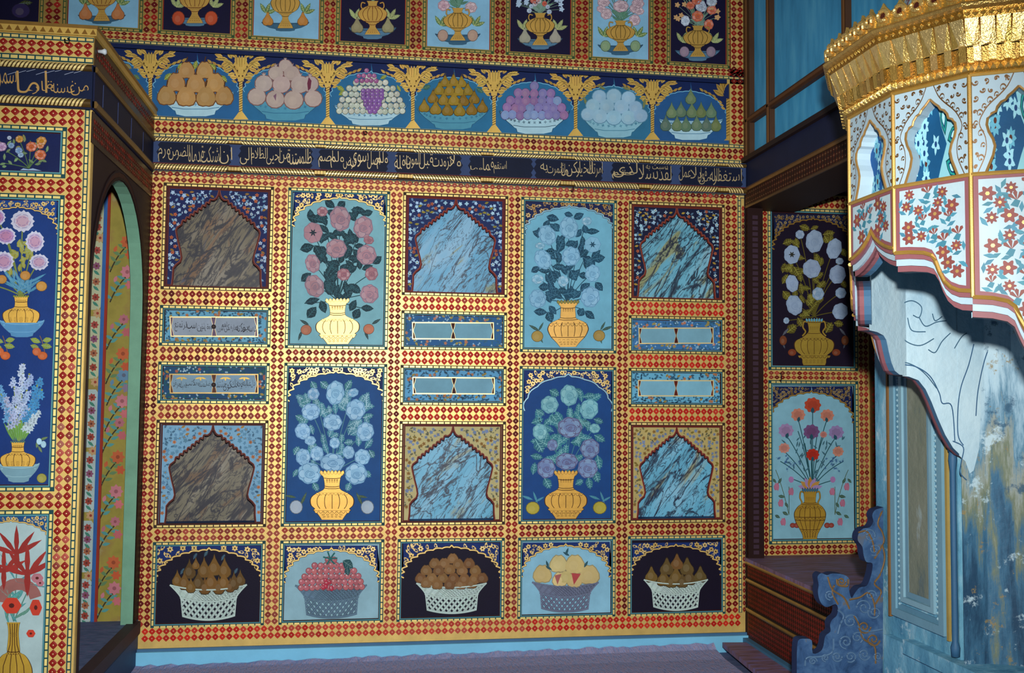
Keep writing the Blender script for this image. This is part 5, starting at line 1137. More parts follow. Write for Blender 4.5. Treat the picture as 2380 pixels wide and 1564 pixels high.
strip(walc, 'stile', xa3, xa3+.12, za[0], za[5], False, Y=YA-.01, lat=(xa3+.01, xa3+.11, za[0], za[5]), bias=-.8, col='#6c4a24', rows=3)
mb = MB(); mb.box((XR+.004, YB-.028, .47), (xa0, YA+.03, 2.34), '#24100f')
for k in range(60): mb.box((XR+.03, YB-.032, .5+k*.03), (XR+.06, YB-.028, .52+k*.03), '#3c2a38')
struct(mb, 'trim_3')
# upper alcove panel
root, a = panel('painted_panel', 'dark alcove panel painted with white roses and olive leaves in a gold vase', 'painted panel', (xa1, xa2, za[3], za[4]), YA, '#150b22', None, 'painted vase panels of the alcove', wd=.024); a.use('G')
spandrel(a, 1318, 1945, 240, 520, 262, n=9, nfl=60, seed=71, ground='#121c44', gold='#8a6c30', edge='#a08038', fsize=15)
RS = [(1642, 455, 70, 92, 5), (1460, 562, 64, 76, 0), (1802, 515, 60, 84, 15), (1620, 676, 72, 76, 0), (1828, 722, 66, 76, 10), (1462, 795, 50, 70, -10), (1480, 970, 64, 82, -15), (1850, 1020, 62, 66, 20)]
sm = [(1525, 400, 36, 36, 0), (1672, 878, 48, 52, 0), (1855, 872, 44, 44, 0), (1845, 615, 32, 28, 0), (1415, 1095, 24, 26, 0)]
OL, OV = '#56501c', '#8c8a3c'
stems(a, (1640, 1060), [(r[0], r[1]) for r in RS+sm]+[(1450, 1160), (1800, 1130)], 7, OL)
filler(a, RS+sm, (1640, 1040), OL, 34, 86, OV, seed=73); 
leaves(a, [(1565, 345, 90, 60, 20), (1645, 345, 70, 40, -20), (1760, 392, 100, 60, -10), (1425, 672, 90, 70, -10), (1500, 700, 90, 80, 60), (1420, 895, 100, 70, 50), (1460, 1160, 100, 80, -40), (1530, 1110, 90, 60, 60), (1760, 1150, 100, 76, -60), (1840, 1120, 80, 60, 10), (1740, 440, 70, 70, 60), (1430, 460, 90, 60, -20), (1880, 800, 80, 50, 60)], OL, OV)
for i, r in enumerate(RS): rose(a, *r, base='#93aac8', dark='#7c94b4', light='#98b0cc', star='#2c2c20' if i == 1 else None)
for r in sm: rose(a, *r, base='#8ca8c4', dark='#6c88a8', petals=4)
vase(a, 1640, 1085, 1455, 160, [(0, .40), (.06, .34), (.22, .28), (.30, .34), (.40, .62), (.46, .90), (.55, 1), (.68, .92), (.78, .66), (.80, .80), (.86, .62), (.94, .60), (1, .55)], (.46, .76, -.7, -.36, 0, .36, .7), (.06, .30, .42), handles=True, crown=True, crowncol='#5ca4bc', girdle=((.42, 8), (.80, 8)), col='#b4983c', lw=4)
for s in (-1, 1):
    fruit(a, 1640+s*250, 1255, 30, 40, '#6c3a20'); fruit(a, 1640+s*178, 1352, 34, 28, '#7c3a20'); leafpart(a, 1640+s*255, 1215, 80, 22, -90-s*40, '#4c4c5c'); leafpart(a, 1640+s*262, 1250, 80, 18, 90+s*20, '#3c3c50')
# lower alcove panel: carnations
root, a = panel('painted_panel', 'pale alcove panel painted with red and mauve carnations in a gold amphora', 'painted panel', (xa1, xa2, za[1], za[2]), YA, '#7fb4c8', None, 'painted vase panels of the alcove', wd=.024); a.use('H')
spandrel(a, 1318, 1992, 170, 470, 205, n=8, nfl=70, seed=74, ground='#101c4c', gold='#8a6c34', edge='#b09048', fsize=15)
CA = [(1665, 325, 66, '#b0442c'), (1545, 405, 56, '#bf7c68'), (1785, 410, 54, '#bf7c68'), (1445, 535, 60, '#9c84b0'), (1655, 545, 64, '#6c4a78'), (1860, 550, 60, '#8c7cac'), (1665, 735, 52, '#b02c1c'), (1430, 680, 44, '#c08478'), (1875, 708, 44, '#c08470'), (1755, 568, 28, '#bc7c74')]
stems(a, (1660, 1010), [(x, y+r*.6) for x, y, r, c in CA]+[(1400, 790), (1920, 790), (1480, 930), (1820, 950), (1545, 540), (1600, 640), (1700, 590)], 7, '#1f4f58')
for x, y, r, c in CA:
    a.begin(); a.ell(x, y, r, r*.92, c, 7, n=54, wob=.08, lobes=9); a.ell(x, y, r*.62, r*.55, mix(c, '#4c1018', .22), 8, n=42, wob=.1, lobes=7); a.leaf(x, y+r*1.05, r*.8, r*.5, -90+(x-1660)*-.1, '#1f4f60', 9) if r > 50 else None; a.end('painted_carnation')
for k in range(44): x, y = 1660+rr.uniform(-270, 270), rr.uniform(600, 960); x = 1660+(x-1660)*(1.05-(y-560)/560*.8); leafpart(a, x, y, rr.uniform(34, 60), 12, rr.uniform(-170, -10), '#24566a', L=4)
for s in (-1, 1):
    for k in range(16): x, y = 1660+s*rr.uniform(110, 270), rr.uniform(750, 880); a.begin(); sprig(a, x, y, 16, rr.uniform(0, 360), '#345c8c', 4, 2); a.end('painted_sprig')
    stems(a, (1660+s*190, 1230), [(1660+s*300, 860), (1660+s*190, 1000)], 5, '#4c5c3c')
    for x, y, r in ((290, 1000, 36), (170, 1040, 34), (255, 1135, 40), (235, 1290, 38)): a.begin(); a.leaf(1660+s*x-15, y+30, 70, 46, -70, '#a8647c', 6); a.leaf(1660+s*x+10, y+32, 70, 40, -110, '#b0708c', 7); a.end('painted_blossom')
    leaves(a, [(1660+s*265, 950, 56, 24, -60), (1660+s*310, 950, 50, 22, 50), (1660+s*250, 1080, 60, 28, 10), (1660+s*210, 1150, 50, 24, 60), (1660+s*220, 1220, 56, 28, 30), (1660+s*285, 1245, 50, 26, 30)], '#3c5a48', L=5)
    fruit(a, 1660+s*125, 1318, 24, 22, '#8c3c34'); fruit(a, 1660+s*160, 1318, 22, 20, '#8c3c34'); a.begin(); a.ell(1660+s*172, 940, 22, 26, '#a478ac', 6); a.end('painted_blossom')
for k in range(7): q = -90+(k-3)*25; a.begin(); a.leaf(1645, 1020, 105, 44, q, ['#9c84b4', '#b88a44', '#9c84b4', '#b07c34', '#9c84b4', '#b88a44', '#9c84b4'][k], 6); a.end('painted_blossom')
vase(a, 1643, 1020, 1432, 128, VP_AMP, (.33, .97, -.7, -.36, 0, .36, .7), (.27, .30, .55, .62, .80), handles=True, crown=True, crowncol='#2c6c8c', girdle=((.36, 9), (.58, 9), (.84, 8)), col='#c09a38', lw=4)
# bench under the alcove
bench = empty('bench', (XR+.5, 4.3, 0), 'built-in bench with dark red lattice front and purple-brown top in the right alcove', 'bench')
tex_mat('bench_wood', [(.3, '#584450'), (.5, '#7c6070'), (.7, '#746ca0')], 14, 6, .6, stretch=(.6, 3, 1), bump=.15)
mb = MB(); mb.box((XR-.008, YJ+.02, .462), (3.19, YA-.004, .48), '#ffffff', 'bench_wood'); mb.build('seat_top', bench)
mb = MB(); mb.box((XR, YJ+.02, .07), (XR+.03, YA-.006, .463), '#3a1c10'); mb.build('front_board', bench)
for z0, z1 in ((.385, .448), (.235, .352), (.085, .20)):
    lattice(lambda u, v, l: (XR-.001-l, u, v), None, YJ+.03, YB-.03, z0, z1, True, rows=3 if z1-z0 < .1 else 5, pitch=.022, cfun=lambda u, v: vary('#6c1c10', .2), dots=False).build('red_diamonds', bench, kind='stuff')
mb = MB()
for z in (.456, .368, .216): mb.tube([(XR-.002, YJ+.02, z), (XR-.002, YB-.02, z)], .010, '#8c6a30', 'gold', 6)
mb.build('gilt_bead', bench)
for z in (.38, .355, .23, .205):
    mb = MB(); mb.box((XR-.003, YJ+.02, z-.004), (XR+.002, YB-.02, z+.004), '#140c10'); mb.build('dark_line', bench)
mb = MB(); mb.box((XR-.03, YJ, 0), (XR+.03, YB-.01, .072), '#3f7396', 'plaster'); struct(mb, 'baseboard_right')
# ------------------------------------------------------------------ right wall beside the fireplace
def stain_mat(name, stops, scale, top=None, stretch=(1, 1, 1), rough=.62, detail=8, flakes=()):
    """weathered plaster: pigment and soot stains with their own shapes"""
    mt, nt, b = nmat(name); g = node(nt, 'ShaderNodeNewGeometry'); mp = node(nt, 'ShaderNodeMapping'); mp.inputs['Scale'].default_value = stretch
    nt.links.new(g.outputs['Position'], mp.inputs[0])
    n = node(nt, 'ShaderNodeTexNoise', i_Scale=scale, i_Detail=detail, i_Distortion=.15, i_Roughness=.68); nt.links.new(mp.outputs[0], n.inputs['Vector'])
    val = n.outputs[0]
    if top:                              # stains gather below a given height
        sp = node(nt, 'ShaderNodeSeparateXYZ'); nt.links.new(g.outputs['Position'], sp.inputs[0])
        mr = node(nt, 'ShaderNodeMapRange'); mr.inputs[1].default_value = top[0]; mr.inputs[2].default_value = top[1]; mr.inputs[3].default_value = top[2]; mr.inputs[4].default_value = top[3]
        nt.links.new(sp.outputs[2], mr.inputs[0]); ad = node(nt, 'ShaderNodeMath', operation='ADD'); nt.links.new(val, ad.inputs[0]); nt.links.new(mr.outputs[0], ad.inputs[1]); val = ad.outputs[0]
    r = ramp(nt, stops); nt.links.new(val, r.inputs[0]); cur = r.outputs[0]
    for sc, lo_, hi_, c in flakes:       # flaked patches of limewash and bare ground
        nf = node(nt, 'ShaderNodeTexNoise', i_Scale=sc, i_Detail=9.0, i_Roughness=.72); nt.links.new(g.outputs['Position'], nf.inputs['Vector'])
        rf = ramp(nt, [(lo_, (0, 0, 0)), (hi_, (.85,)*3)]); nt.links.new(nf.outputs[0], rf.inputs[0])
        mf = node(nt, 'ShaderNodeMix', data_type='RGBA'); mf.inputs[7].default_value = (*lin(c), 1); nt.links.new(rf.outputs[0], mf.inputs[0]); nt.links.new(cur, mf.inputs[6]); cur = mf.outputs[2]
    nt.links.new(cur, b.inputs['Base Color'])
    b.inputs['Roughness'].default_value = rough; b.inputs['Specular IOR Level'].default_value = .3
    n2 = node(nt, 'ShaderNodeTexNoise', i_Scale=45.0, i_Detail=5.0); nt.links.new(g.outputs['Position'], n2.inputs['Vector'])
    bp = node(nt, 'ShaderNodeBump', i_Strength=.35, i_Distance=.008); nt.links.new(n2.outputs[0], bp.inputs['Height']); nt.links.new(bp.outputs[0], b.inputs['Normal'])
    MAT[name] = mt
stain_mat('jamb_plaster', [(.28, '#2c5878'), (.40, '#4884a4'), (.52, '#6aa6c0'), (.62, '#9cc4d4'), (.72, '#8c7c50')], 5, stretch=(1, 1, .35), flakes=((8, .58, .63, '#a8c8d4'),))
stain_mat('hood_white', [(.3, '#7fa4ba'), (.48, '#a8c6d4'), (.65, '#b8d2dc')], 3.5, stretch=(1, 1, .5))
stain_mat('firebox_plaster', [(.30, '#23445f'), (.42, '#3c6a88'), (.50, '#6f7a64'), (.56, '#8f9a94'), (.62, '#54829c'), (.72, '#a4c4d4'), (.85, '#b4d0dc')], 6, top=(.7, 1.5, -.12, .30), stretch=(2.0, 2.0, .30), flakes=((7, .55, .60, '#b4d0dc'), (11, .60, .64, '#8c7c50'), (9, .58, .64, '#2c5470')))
stain_mat('jamb_field', [(.3, '#4c6470'), (.45, '#70786a'), (.6, '#7c8274'), (.72, '#9cb4bc')], 9, stretch=(1, 1, .3))
mb = MB(); YK = 3.117; XB = 2.30
mb.box((XR, YK, .0), (XR+.30, YJ, 2.34), '#ffffff', 'jamb_plaster'); mb.box((XR, 1.2, 0), (XR+.3, 2.25, 2.34), '#ffffff', 'jamb_plaster'); mb.box((XR+.30, 2.2, 0), (XR+.36, YJ, 2.34), '#3c4c58'); wall_right = struct(mb, 'wall_right')
# moulded panel on the jamb
mb = MB()
def jbox(y0, y1, z0, z1, x0, x1, c, m_='plaster'): mb.box((XR-x0, y0, z0), (XR-x1, y1, z1), c, m_)
y0, y1, z0, z1 = 3.19, 3.53, .51, 1.62
for a_, b_, c_, d_ in ((y0, y0+.03, z0, z1), (y1-.03, y1, z0, z1), (y0+.03, y1-.03, z0, z0+.03), (y0+.03, y1-.03, z1-.03, z1)): jbox(a_, b_, c_, d_, .0, .014, '#6c98ac')
for q, cc, hh in ((.03, '#5c8ca4', .006), (.062, '#7fa8b8', .012), (.085, '#6890a4', .004)):
    for a_, b_, c_, d_ in ((y0+q, y0+q+.02, z0+q, z1-q), (y1-q-.02, y1-q, z0+q, z1-q), (y0+q+.02, y1-q-.02, z0+q, z0+q+.02), (y0+q+.02, y1-q-.02, z1-q-.02, z1-q)): jbox(a_, b_, c_, d_, .0, hh, cc)
mb.build('moulded_frame', wall_right)
mb = MB(); jbox(y0+.1, y1-.1, z0+.1, z1-.1, .0, .002, '#ffffff', 'jamb_field'); mb.build('panel_field', wall_right)
mb = MB()
for k in range(52):                     # little carved lozenges along the frame
    z = z0+.05+k*.02
    for yy in (y0+.046, y1-.046):
        mb.mesh([(XR-.003, yy-.007, z), (XR-.003, yy, z+.009), (XR-.003, yy+.007, z), (XR-.003, yy, z-.009), (XR-.012, yy, z)], [(0, 1, 4), (1, 2, 4), (2, 3, 4), (3, 0, 4)], '#8cb0bc', 'plaster')
mb.build('carved_lozenges', wall_right, kind='stuff')
mb = MB(); mb.box((XR-.012, 3.545, .5), (XR, 3.556, 2.3), '#7c5a34'); mb.box((XR-.010, 3.165, .5), (XR, 3.178, 1.3), '#a08a4c'); mb.build('ochre_fillet', wall_right)
# ------------------------------------------------------------------ fireplace
fp = empty('fireplace', (XR, 2.683, 0), 'white and gold fireplace with a projecting faceted hood, flowered apron and gilded cornice', 'fireplace')
HV = [(2.013, 3.117), (1.783, 3.117), (1.579, 3.0), (1.47, 2.81), (1.47, 2.556), (1.579, 2.367), (1.783, 2.25), (2.013, 2.25)]
HC = Vector((2.013, 2.6835, 0))
Z1, Z2 = 1.923, 2.19
PA = [(0, 1.700), (.08, 1.703), (.2, 1.713), (.32, 1.728), (.42, 1.745), (.5, 1.768)]; PA = PA+[(1-s, z) for s, z in reversed(PA[:-1])]
PB = [(0, 1.685), (.2, 1.683), (.4, 1.677), (.5, 1.668), (.55, 1.650), (.6, 1.62), (.66, 1.594), (.74, 1.577), (.84, 1.567), (1, 1.563)]
PC = [(0, 1.547), (.2, 1.543), (.35, 1.534), (.42, 1.52), (.48, 1.482), (.55, 1.445), (.63, 1.42), (.75, 1.408), (1, 1.404)]
PD = [(0, 1.404), (.1, 1.402), (.25, 1.39), (.36, 1.36), (.45, 1.318), (.55, 1.262), (.66, 1.208), (.78, 1.165), (.9, 1.14), (1, 1.13)]
rev = lambda p: [(1-s, z) for s, z in reversed(p)]
PROF = [rev(PD), rev(PC), rev(PB), PA, PB, PC, PD]
PINK, HW = '#804e55', '#9eb8c6'
def facet(k):
    a = Vector((*HV[k], 0)); b = Vector((*HV[k+1], 0)); t = (b-a).normalized(); n = Vector((t.y, -t.x, 0))
    if n.dot(a-HC) < 0: n = -n
    return a, t, n, (b-a).length
def f3(k, s, z, o=0):
    a, t, n, L = facet(k); return a+t*(s*L)+n*o+Vector((0, 0, z))
HP = [(.70, 0), (.62, .10), (.54, .20), (.50, .30), (.54, .38), (.62, .46), (.66, .54), (.64, .61), (.56, .66), (.47, .68), (.44, .73), (.36, .78), (.27, .80), (.22, .84), (.12, .88), (0, .94)]
TH = .055                               # thickness of the hood wall
rr = random.Random(5)
for k in range(7):
    a, t, n, L = facet(k); pf = PROF[k]
    # openwork upper panel
    def P(u, v, o=0): return f3(k, .5+u*.5, Z1+v*(Z2-Z1), o)
    mb = MB()
    for s in (-1, 1):
        mb.face([P(s*1, 0), P(s*1, 1), P(0, 1)]+[P(s*u, v*.9) for u, v in HP[::-1]], HW, 'plaster')
        for (ua, va), (ub, vb) in zip(HP, HP[1:]): mb.face([P(s*ua, va*.9), P(s*ub, vb*.9), P(s*ub, vb*.9, -.045), P(s*ua, va*.9, -.045)], HW, 'plaster')
    up = mb.build('openwork_panel', fp)
    mb = MB(); mb.face([P(-1, 0, -.046), P(1, 0, -.046), P(1, 1, -.046), P(-1, 1, -.046)], '#7cb8c4', 'plaster'); tb = mb.build('tile_back', up)
    ar = Art(up, lambda x, y: P(x/1000, 1-y/1000, 0), n, .0008); asp = L/2/(Z2-Z1)
    ar.begin(); BRN = '#6c4c28'
    for s in (-1, 1):
        ar.mb.tube([P(s*u, v*.9, .002) for u, v in HP], .0035, '#a8824a', 'gold', 5)
        vine = spline([(s*1000*(u+.15*(1-max(0, v-.6)*1.2)), 1000*(1-v*.9-.02-.16*max(0, v-.55))) for u, v in HP[::2]+[(.02, .99)]], 4)
        ar.line(vine, 17, BRN, 2, 'gold')
        for q in range(3, len(vine)-2, 3):
            x, y = vine[q]; r = 62+18*(q % 2); a0 = 200 if (q//3) % 2 else 20; sg = 1 if (q//3) % 2 else -1
            pa = [(x+s*(r*.9+r*(1-g/400)*math.cos(RAD(a0+sg*g))*.9), y+r*1.3*asp*(1-g/400)*math.sin(RAD(a0+sg*g))) for g in range(0, 330, 30)]
            pa = [(max(-955, min(955, px_)), max(40, min(965, py_))) for px_, py_ in pa]
            ar.line(pa, 20, BRN, 3, 'gold', True); ar.ell(pa[-1][0], pa[-1][1], 24, 24*asp, BRN, 4, n=8, mat='gold')
        for (x, y, r, q) in ((.87, .08, 80, 0), (.66, .07, 70, 90), (.45, .06, 60, 200), (.88, .24, 76, 60), (.72, .16, 70, 20), (.56, .17, 60, 330), (.90, .38, 60, 150), (.90, .52, 60, 300), (.90, .66, 60, 10), (.88, .80, 54, 100), (.90, .93, 50, 220), (.26, .05, 54, 120)):
            pa = [(s*(x*1000+r*math.cos(RAD(q+g))*(1-g/420)), y*1000+r*asp*math.sin(RAD(q+g))*(1-g/420)) for g in range(0, 360, 30)]
            ar.line([(max(-960, min(960, px_)), max(30, min(970, py_))) for px_, py_ in pa], 22, BRN, 2, 'gold', True); ar.ell(s*x*1000, y*1000, 26, 26*asp, BRN, 4, n=8, mat='gold')
    ar.end('gilt_scrolls', up)
    if 3 <= k <= 6:                     # blue and green tiles seen through the opening
        at = Art(up, lambda x, y: P(x/1000, 1-y/1000, -.045), n, .0006); at.begin()
        if k == 3: at.poly([(-900, 60), (900, 60), (900, 1000), (-900, 1000)], '#1c5490', 0)
        else: at.poly([(-900, 60), (-60, 60), (60, 400), (200, 600), (60, 800), (-60, 1000), (-900, 1000)], '#0f4a74', 0)
        for j in range(34 if k == 3 else 22):
            x, y = rr.uniform(-800, 800 if k == 3 else 0), rr.uniform(90, 980); q = rr.uniform(0, 360)
            at.flower(x, y, 120, rr.choice((5, 8)), '#8cc4d4' if j % 3 else '#5ca4bc', 1+j % 9, '#4c2418' if j % 3 == 0 else '#123a6c', rot=q, wide=.34)
        if k > 3:
            for x, y, q in ((330, 170, 20), (420, 520, -15), (360, 860, 25), (640, 330, 60), (650, 720, -60), (150, 330, 80)):
                for w_, c in ((1, '#0c4a54'), (.84, '#1c8c84'), (.62, '#0c3c64'), (.42, '#9cd4d8')): at.leaf(x-190*w_*math.cos(RAD(q)), y-190*w_*math.sin(RAD(q)), 380*w_, 190*w_, q, c, 14+int((1-w_)*14))
        at.end('tile_leaves', tb)
    # apron with flowers; lower edge follows the stepped curve
    G = .052                             # height of the banded edge
    mb = MB(); mb.face([f3(k, 0, Z1), f3(k, 1, Z1)]+[f3(k, s, z+G) for s, z in reversed(pf)], '#a8c0ca', 'plaster')
    lo = [(s, z+G) for s, z in pf]
    steps = ((G, .034, .000, PINK), (.034, .016, -.007, HW), (.016, 0, -.014, PINK))
    for z_a, z_b, o, c in steps:
        for (sa, za_), (sb, zb_) in zip(pf, pf[1:]):
            mb.face([f3(k, sa, za_+z_a, o), f3(k, sb, zb_+z_a, o), f3(k, sb, zb_+z_b, o), f3(k, sa, za_+z_b, o)], c, 'plaster')
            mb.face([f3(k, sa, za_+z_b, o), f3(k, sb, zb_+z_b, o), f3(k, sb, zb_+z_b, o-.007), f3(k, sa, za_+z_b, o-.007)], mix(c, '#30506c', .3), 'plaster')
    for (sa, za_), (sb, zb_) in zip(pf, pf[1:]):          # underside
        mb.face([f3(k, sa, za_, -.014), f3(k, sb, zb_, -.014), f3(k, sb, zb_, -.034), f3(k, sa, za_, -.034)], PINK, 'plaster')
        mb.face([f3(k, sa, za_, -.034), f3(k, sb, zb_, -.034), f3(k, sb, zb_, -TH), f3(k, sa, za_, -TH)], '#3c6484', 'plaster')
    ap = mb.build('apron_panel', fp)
    aa = Art(ap, lambda x, y: f3(k, x/1000, Z1-y/1000*.25, 0), n, .0008)
    K = .25/L                            # y units -> x units
    def prz(s):
        for (sa, za_), (sb, zb_) in zip(lo, lo[1:]):
            if sa <= s <= sb: return za_+(zb_-za_)*(s-sa)/(sb-sa+1e-9)
        return lo[-1][1]
    bord = [(0, 0), (1000, 0)]+[(s*1000, (Z1-z)/.25*1000) for s, z in reversed(lo)]+[(0, 0)]
    aa.begin(); w_ = 60
    for p, q in zip(bord, bord[1:]):
        cxm, cym = 500, (Z1-prz(.5))/.25*500
        def inn(p): return (min(max(p[0], 75), 925), max(55, p[1]-60) if p[1] > 55 else 55)
        aa.poly([p, q, inn(q), inn(p)], PINK, 2, 'plaster')
    aa.end('pink_border', ap)
    if 2 < k < 7:
        spots = []; tr = 0
        while len(spots) < (34 if k > 4 else 20 if k > 3 else 14) and tr < 4000:
            tr += 1; s = rr.uniform(.16, .84); y = rr.uniform(110, (Z1-prz(s))/.25*1000-120)
            if y < 110 or any(((s-s2)*1000)**2+((y-y2)*K)**2 < 138**2 for s2, y2 in spots): continue
            spots.append((s, y))
        for j, (s, y) in enumerate(spots):
            aa.begin(); x = s*1000; r = 92 if j % 2 else 72
            def E(px, py): return (x+px, y+py/K)
            if j % 3 == 2:
                for q in (-60, -100, -140): aa.poly([E(0, 0), E(r*math.cos(RAD(q-14)), r*math.sin(RAD(q-14))), E(r*1.2*math.cos(RAD(q)), r*1.2*math.sin(RAD(q))), E(r*math.cos(RAD(q+14)), r*math.sin(RAD(q+14)))], '#7c4640', 6, 'plaster')
                aa.poly([E(-r*.7, r*.6), E(-r*.2, -r*.1), E(r*.4, r*.1), E(r*.1, r*.9)], '#38788c', 5, 'plaster')
            else:
                nn = 6 if j % 2 else 8
                aa.poly([E(r*(.80+.20*math.cos(RAD(g*9*nn)))*math.cos(RAD(g*9)), r*(.80+.20*math.cos(RAD(g*9*nn)))*math.sin(RAD(g*9))) for g in range(40)], vary('#7c423e', .1), 6, 'plaster')
                aa.poly([E(r*.26*math.cos(RAD(g*60)), r*.26*math.sin(RAD(g*60))) for g in range(6)], '#c8a460', 7, 'gold')
            aa.end('relief_flower', ap)
            for q in (rr.uniform(0, 360), rr.uniform(0, 360), rr.uniform(0, 360)):
                aa.begin(); d = r*1.25; cx_, cy_ = E(d*math.cos(RAD(q)), d*math.sin(RAD(q)))
                if 90 < cx_ < 910 and cy_ > 90 and cy_ < (Z1-prz(min(.99, max(.01, cx_/1000))))/.25*1000-80:
                    qq = q+80; aa.poly([(cx_-62*math.cos(RAD(qq)), cy_-62/K*math.sin(RAD(qq))), (cx_+24*math.cos(RAD(qq+90)), cy_+24/K*math.sin(RAD(qq+90))), (cx_+66*math.cos(RAD(qq)), cy_+66/K*math.sin(RAD(qq))), (cx_-28*math.cos(RAD(qq+90)), cy_-28/K*math.sin(RAD(qq+90)))], vary('#3f7e94', .15), 4, 'plaster'); aa.end('relief_leaf', ap)
    # gilded beads: along the curve, under the panel, at the arris
    mb = MB(); mb.tube([f3(k, s, z, .002) for s, z in lo], .006, '#a8843c', 'gold', 6); mb.tube([f3(k, 0, Z1, .002), f3(k, 1, Z1, .002)], .006, '#b08c44', 'gold', 6); mb.tube([f3(k, 0, lo[0][1], .001), f3(k, 0, Z2, .001)], .006, '#a8843c', 'gold', 6); mb.tube([f3(k, 0, Z2, .002), f3(k, 1, Z2, .002)], .006, '#a8843c', 'gold', 6); mb.build('gilt_bead', fp)
    # white inside face
    mb = MB(); mb.face([f3(k, 0, 2.36, -TH), f3(k, 1, 2.36, -TH)]+[f3(k, s, z, -TH) for s, z in reversed(pf)], '#ffffff', 'hood_white'); mb.build('inner_face', fp)
# carved curls on the inside of the far half (facets 0 and 1)
yi = HV[0][1]-TH
ai = Art(fp, lambda px, py: onY(px, py, yi), (0, -1, 0), .004).use('O')
CUR = [[(365, 1005), (420, 1025), (455, 1080), (470, 1160), (480, 1260), (510, 1325), (575, 1290), (580, 1390), (640, 1385), (720, 1420), (790, 1480), (860, 1570)],
       [(600, 1160), (570, 1060), (600, 970), (680, 935), (750, 980), (735, 1055), (690, 1040)], [(545, 1070), (570, 1150), (640, 1230), (740, 1260), (840, 1210)], [(735, 1060), (780, 1120), (860, 1090), (930, 1080)], [(650, 1060), (680, 1150), (780, 1160)],
       [(830, 1030), (850, 1080), (900, 1050)], [(800, 1290), (850, 1310), (900, 1230), (960, 1170)], [(990, 1280), (1040, 1200), (1080, 1170)]]
for c in CUR: ai.begin(); ai.line(spline(c, 6), 7, '#3c6078', 2); ai.end('carved_line')
ai.use('P')
for c in ([(380, 30), (385, 90), (460, 105), (530, 150), (575, 230), (590, 280), (635, 295), (650, 460)], [(640, 460), (690, 490), (680, 560), (675, 610), (705, 645)], [(740, 0), (715, 100), (680, 200), (665, 300), (665, 430), (690, 480)], [(820, 0), (790, 80), (760, 220), (750, 340)]): ai.begin(); ai.line(spline(c, 6), 5, '#33587a', 2); ai.end('carved_line')
# firebox: curved back and far cheek
mb = MB(); CP = [(1.80, yi+.002), (2.02, yi+.002), (2.08, yi), (2.16, yi-.03), (2.22, yi-.10), (2.26, yi-.20), (2.27, 2.683), (2.26, 2.50), (2.22, 2.40), (2.16, 2.33), (2.02, 2.30)]
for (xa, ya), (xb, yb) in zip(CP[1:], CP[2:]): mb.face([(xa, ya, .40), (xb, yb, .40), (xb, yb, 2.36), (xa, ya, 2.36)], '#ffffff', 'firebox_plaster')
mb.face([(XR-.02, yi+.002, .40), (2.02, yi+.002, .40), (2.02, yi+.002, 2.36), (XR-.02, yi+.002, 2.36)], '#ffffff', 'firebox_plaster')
mb.face([(x, y, 2.36) for x, y in HV]+[(2.30, 2.25, 2.36), (2.30, 3.117, 2.36)][::1], '#8ca4b0', 'plaster')
mb.build('firebox', fp)
mb = MB(); mb.box((XR-.03, 2.0, 0), (2.3, 3.56, .43), '#ffffff', 'jamb_plaster'); mb.box((XR-.045, 2.0, .40), (2.29, 3.40, .45), '#ffffff', 'jamb_plaster'); mb.build('hearth', fp)
mb = MB(); mb.tube([(XR-.012, 3.125, .46+z) for z in (0, .03, .05, .08, .5, .62, .66, .70)], [.014, .016, .010, .011, .010, .010, .015, .012], '#2f5c80', 'plaster', 8); mb.build('colonnette', fp, smooth=True)
mb = MB(); mb.tube([(XR-.014, 3.125, 1.15), (XR-.022, 3.12, 1.19), (XR-.012, 3.118, 1.225), (XR-.02, 3.115, 1.26)], [.014, .018, .012, .004], '#2f5c80', 'plaster', 8); mb.build('finial', fp, smooth=True)
mb = MB(); ck = [(XR-.03, 2.36), (2.075, 2.36), (2.073, 1.45), (2.062, 1.25), (2.055, 1.16), (2.035, 1.09), (2.02, 1.08), (2.005, 1.12), (XR-.03, 1.14)]
mb.face([(x, yi-.002, z) for x, z in ck], '#ffffff', 'hood_white'); mb.build('carved_cheek', fp)
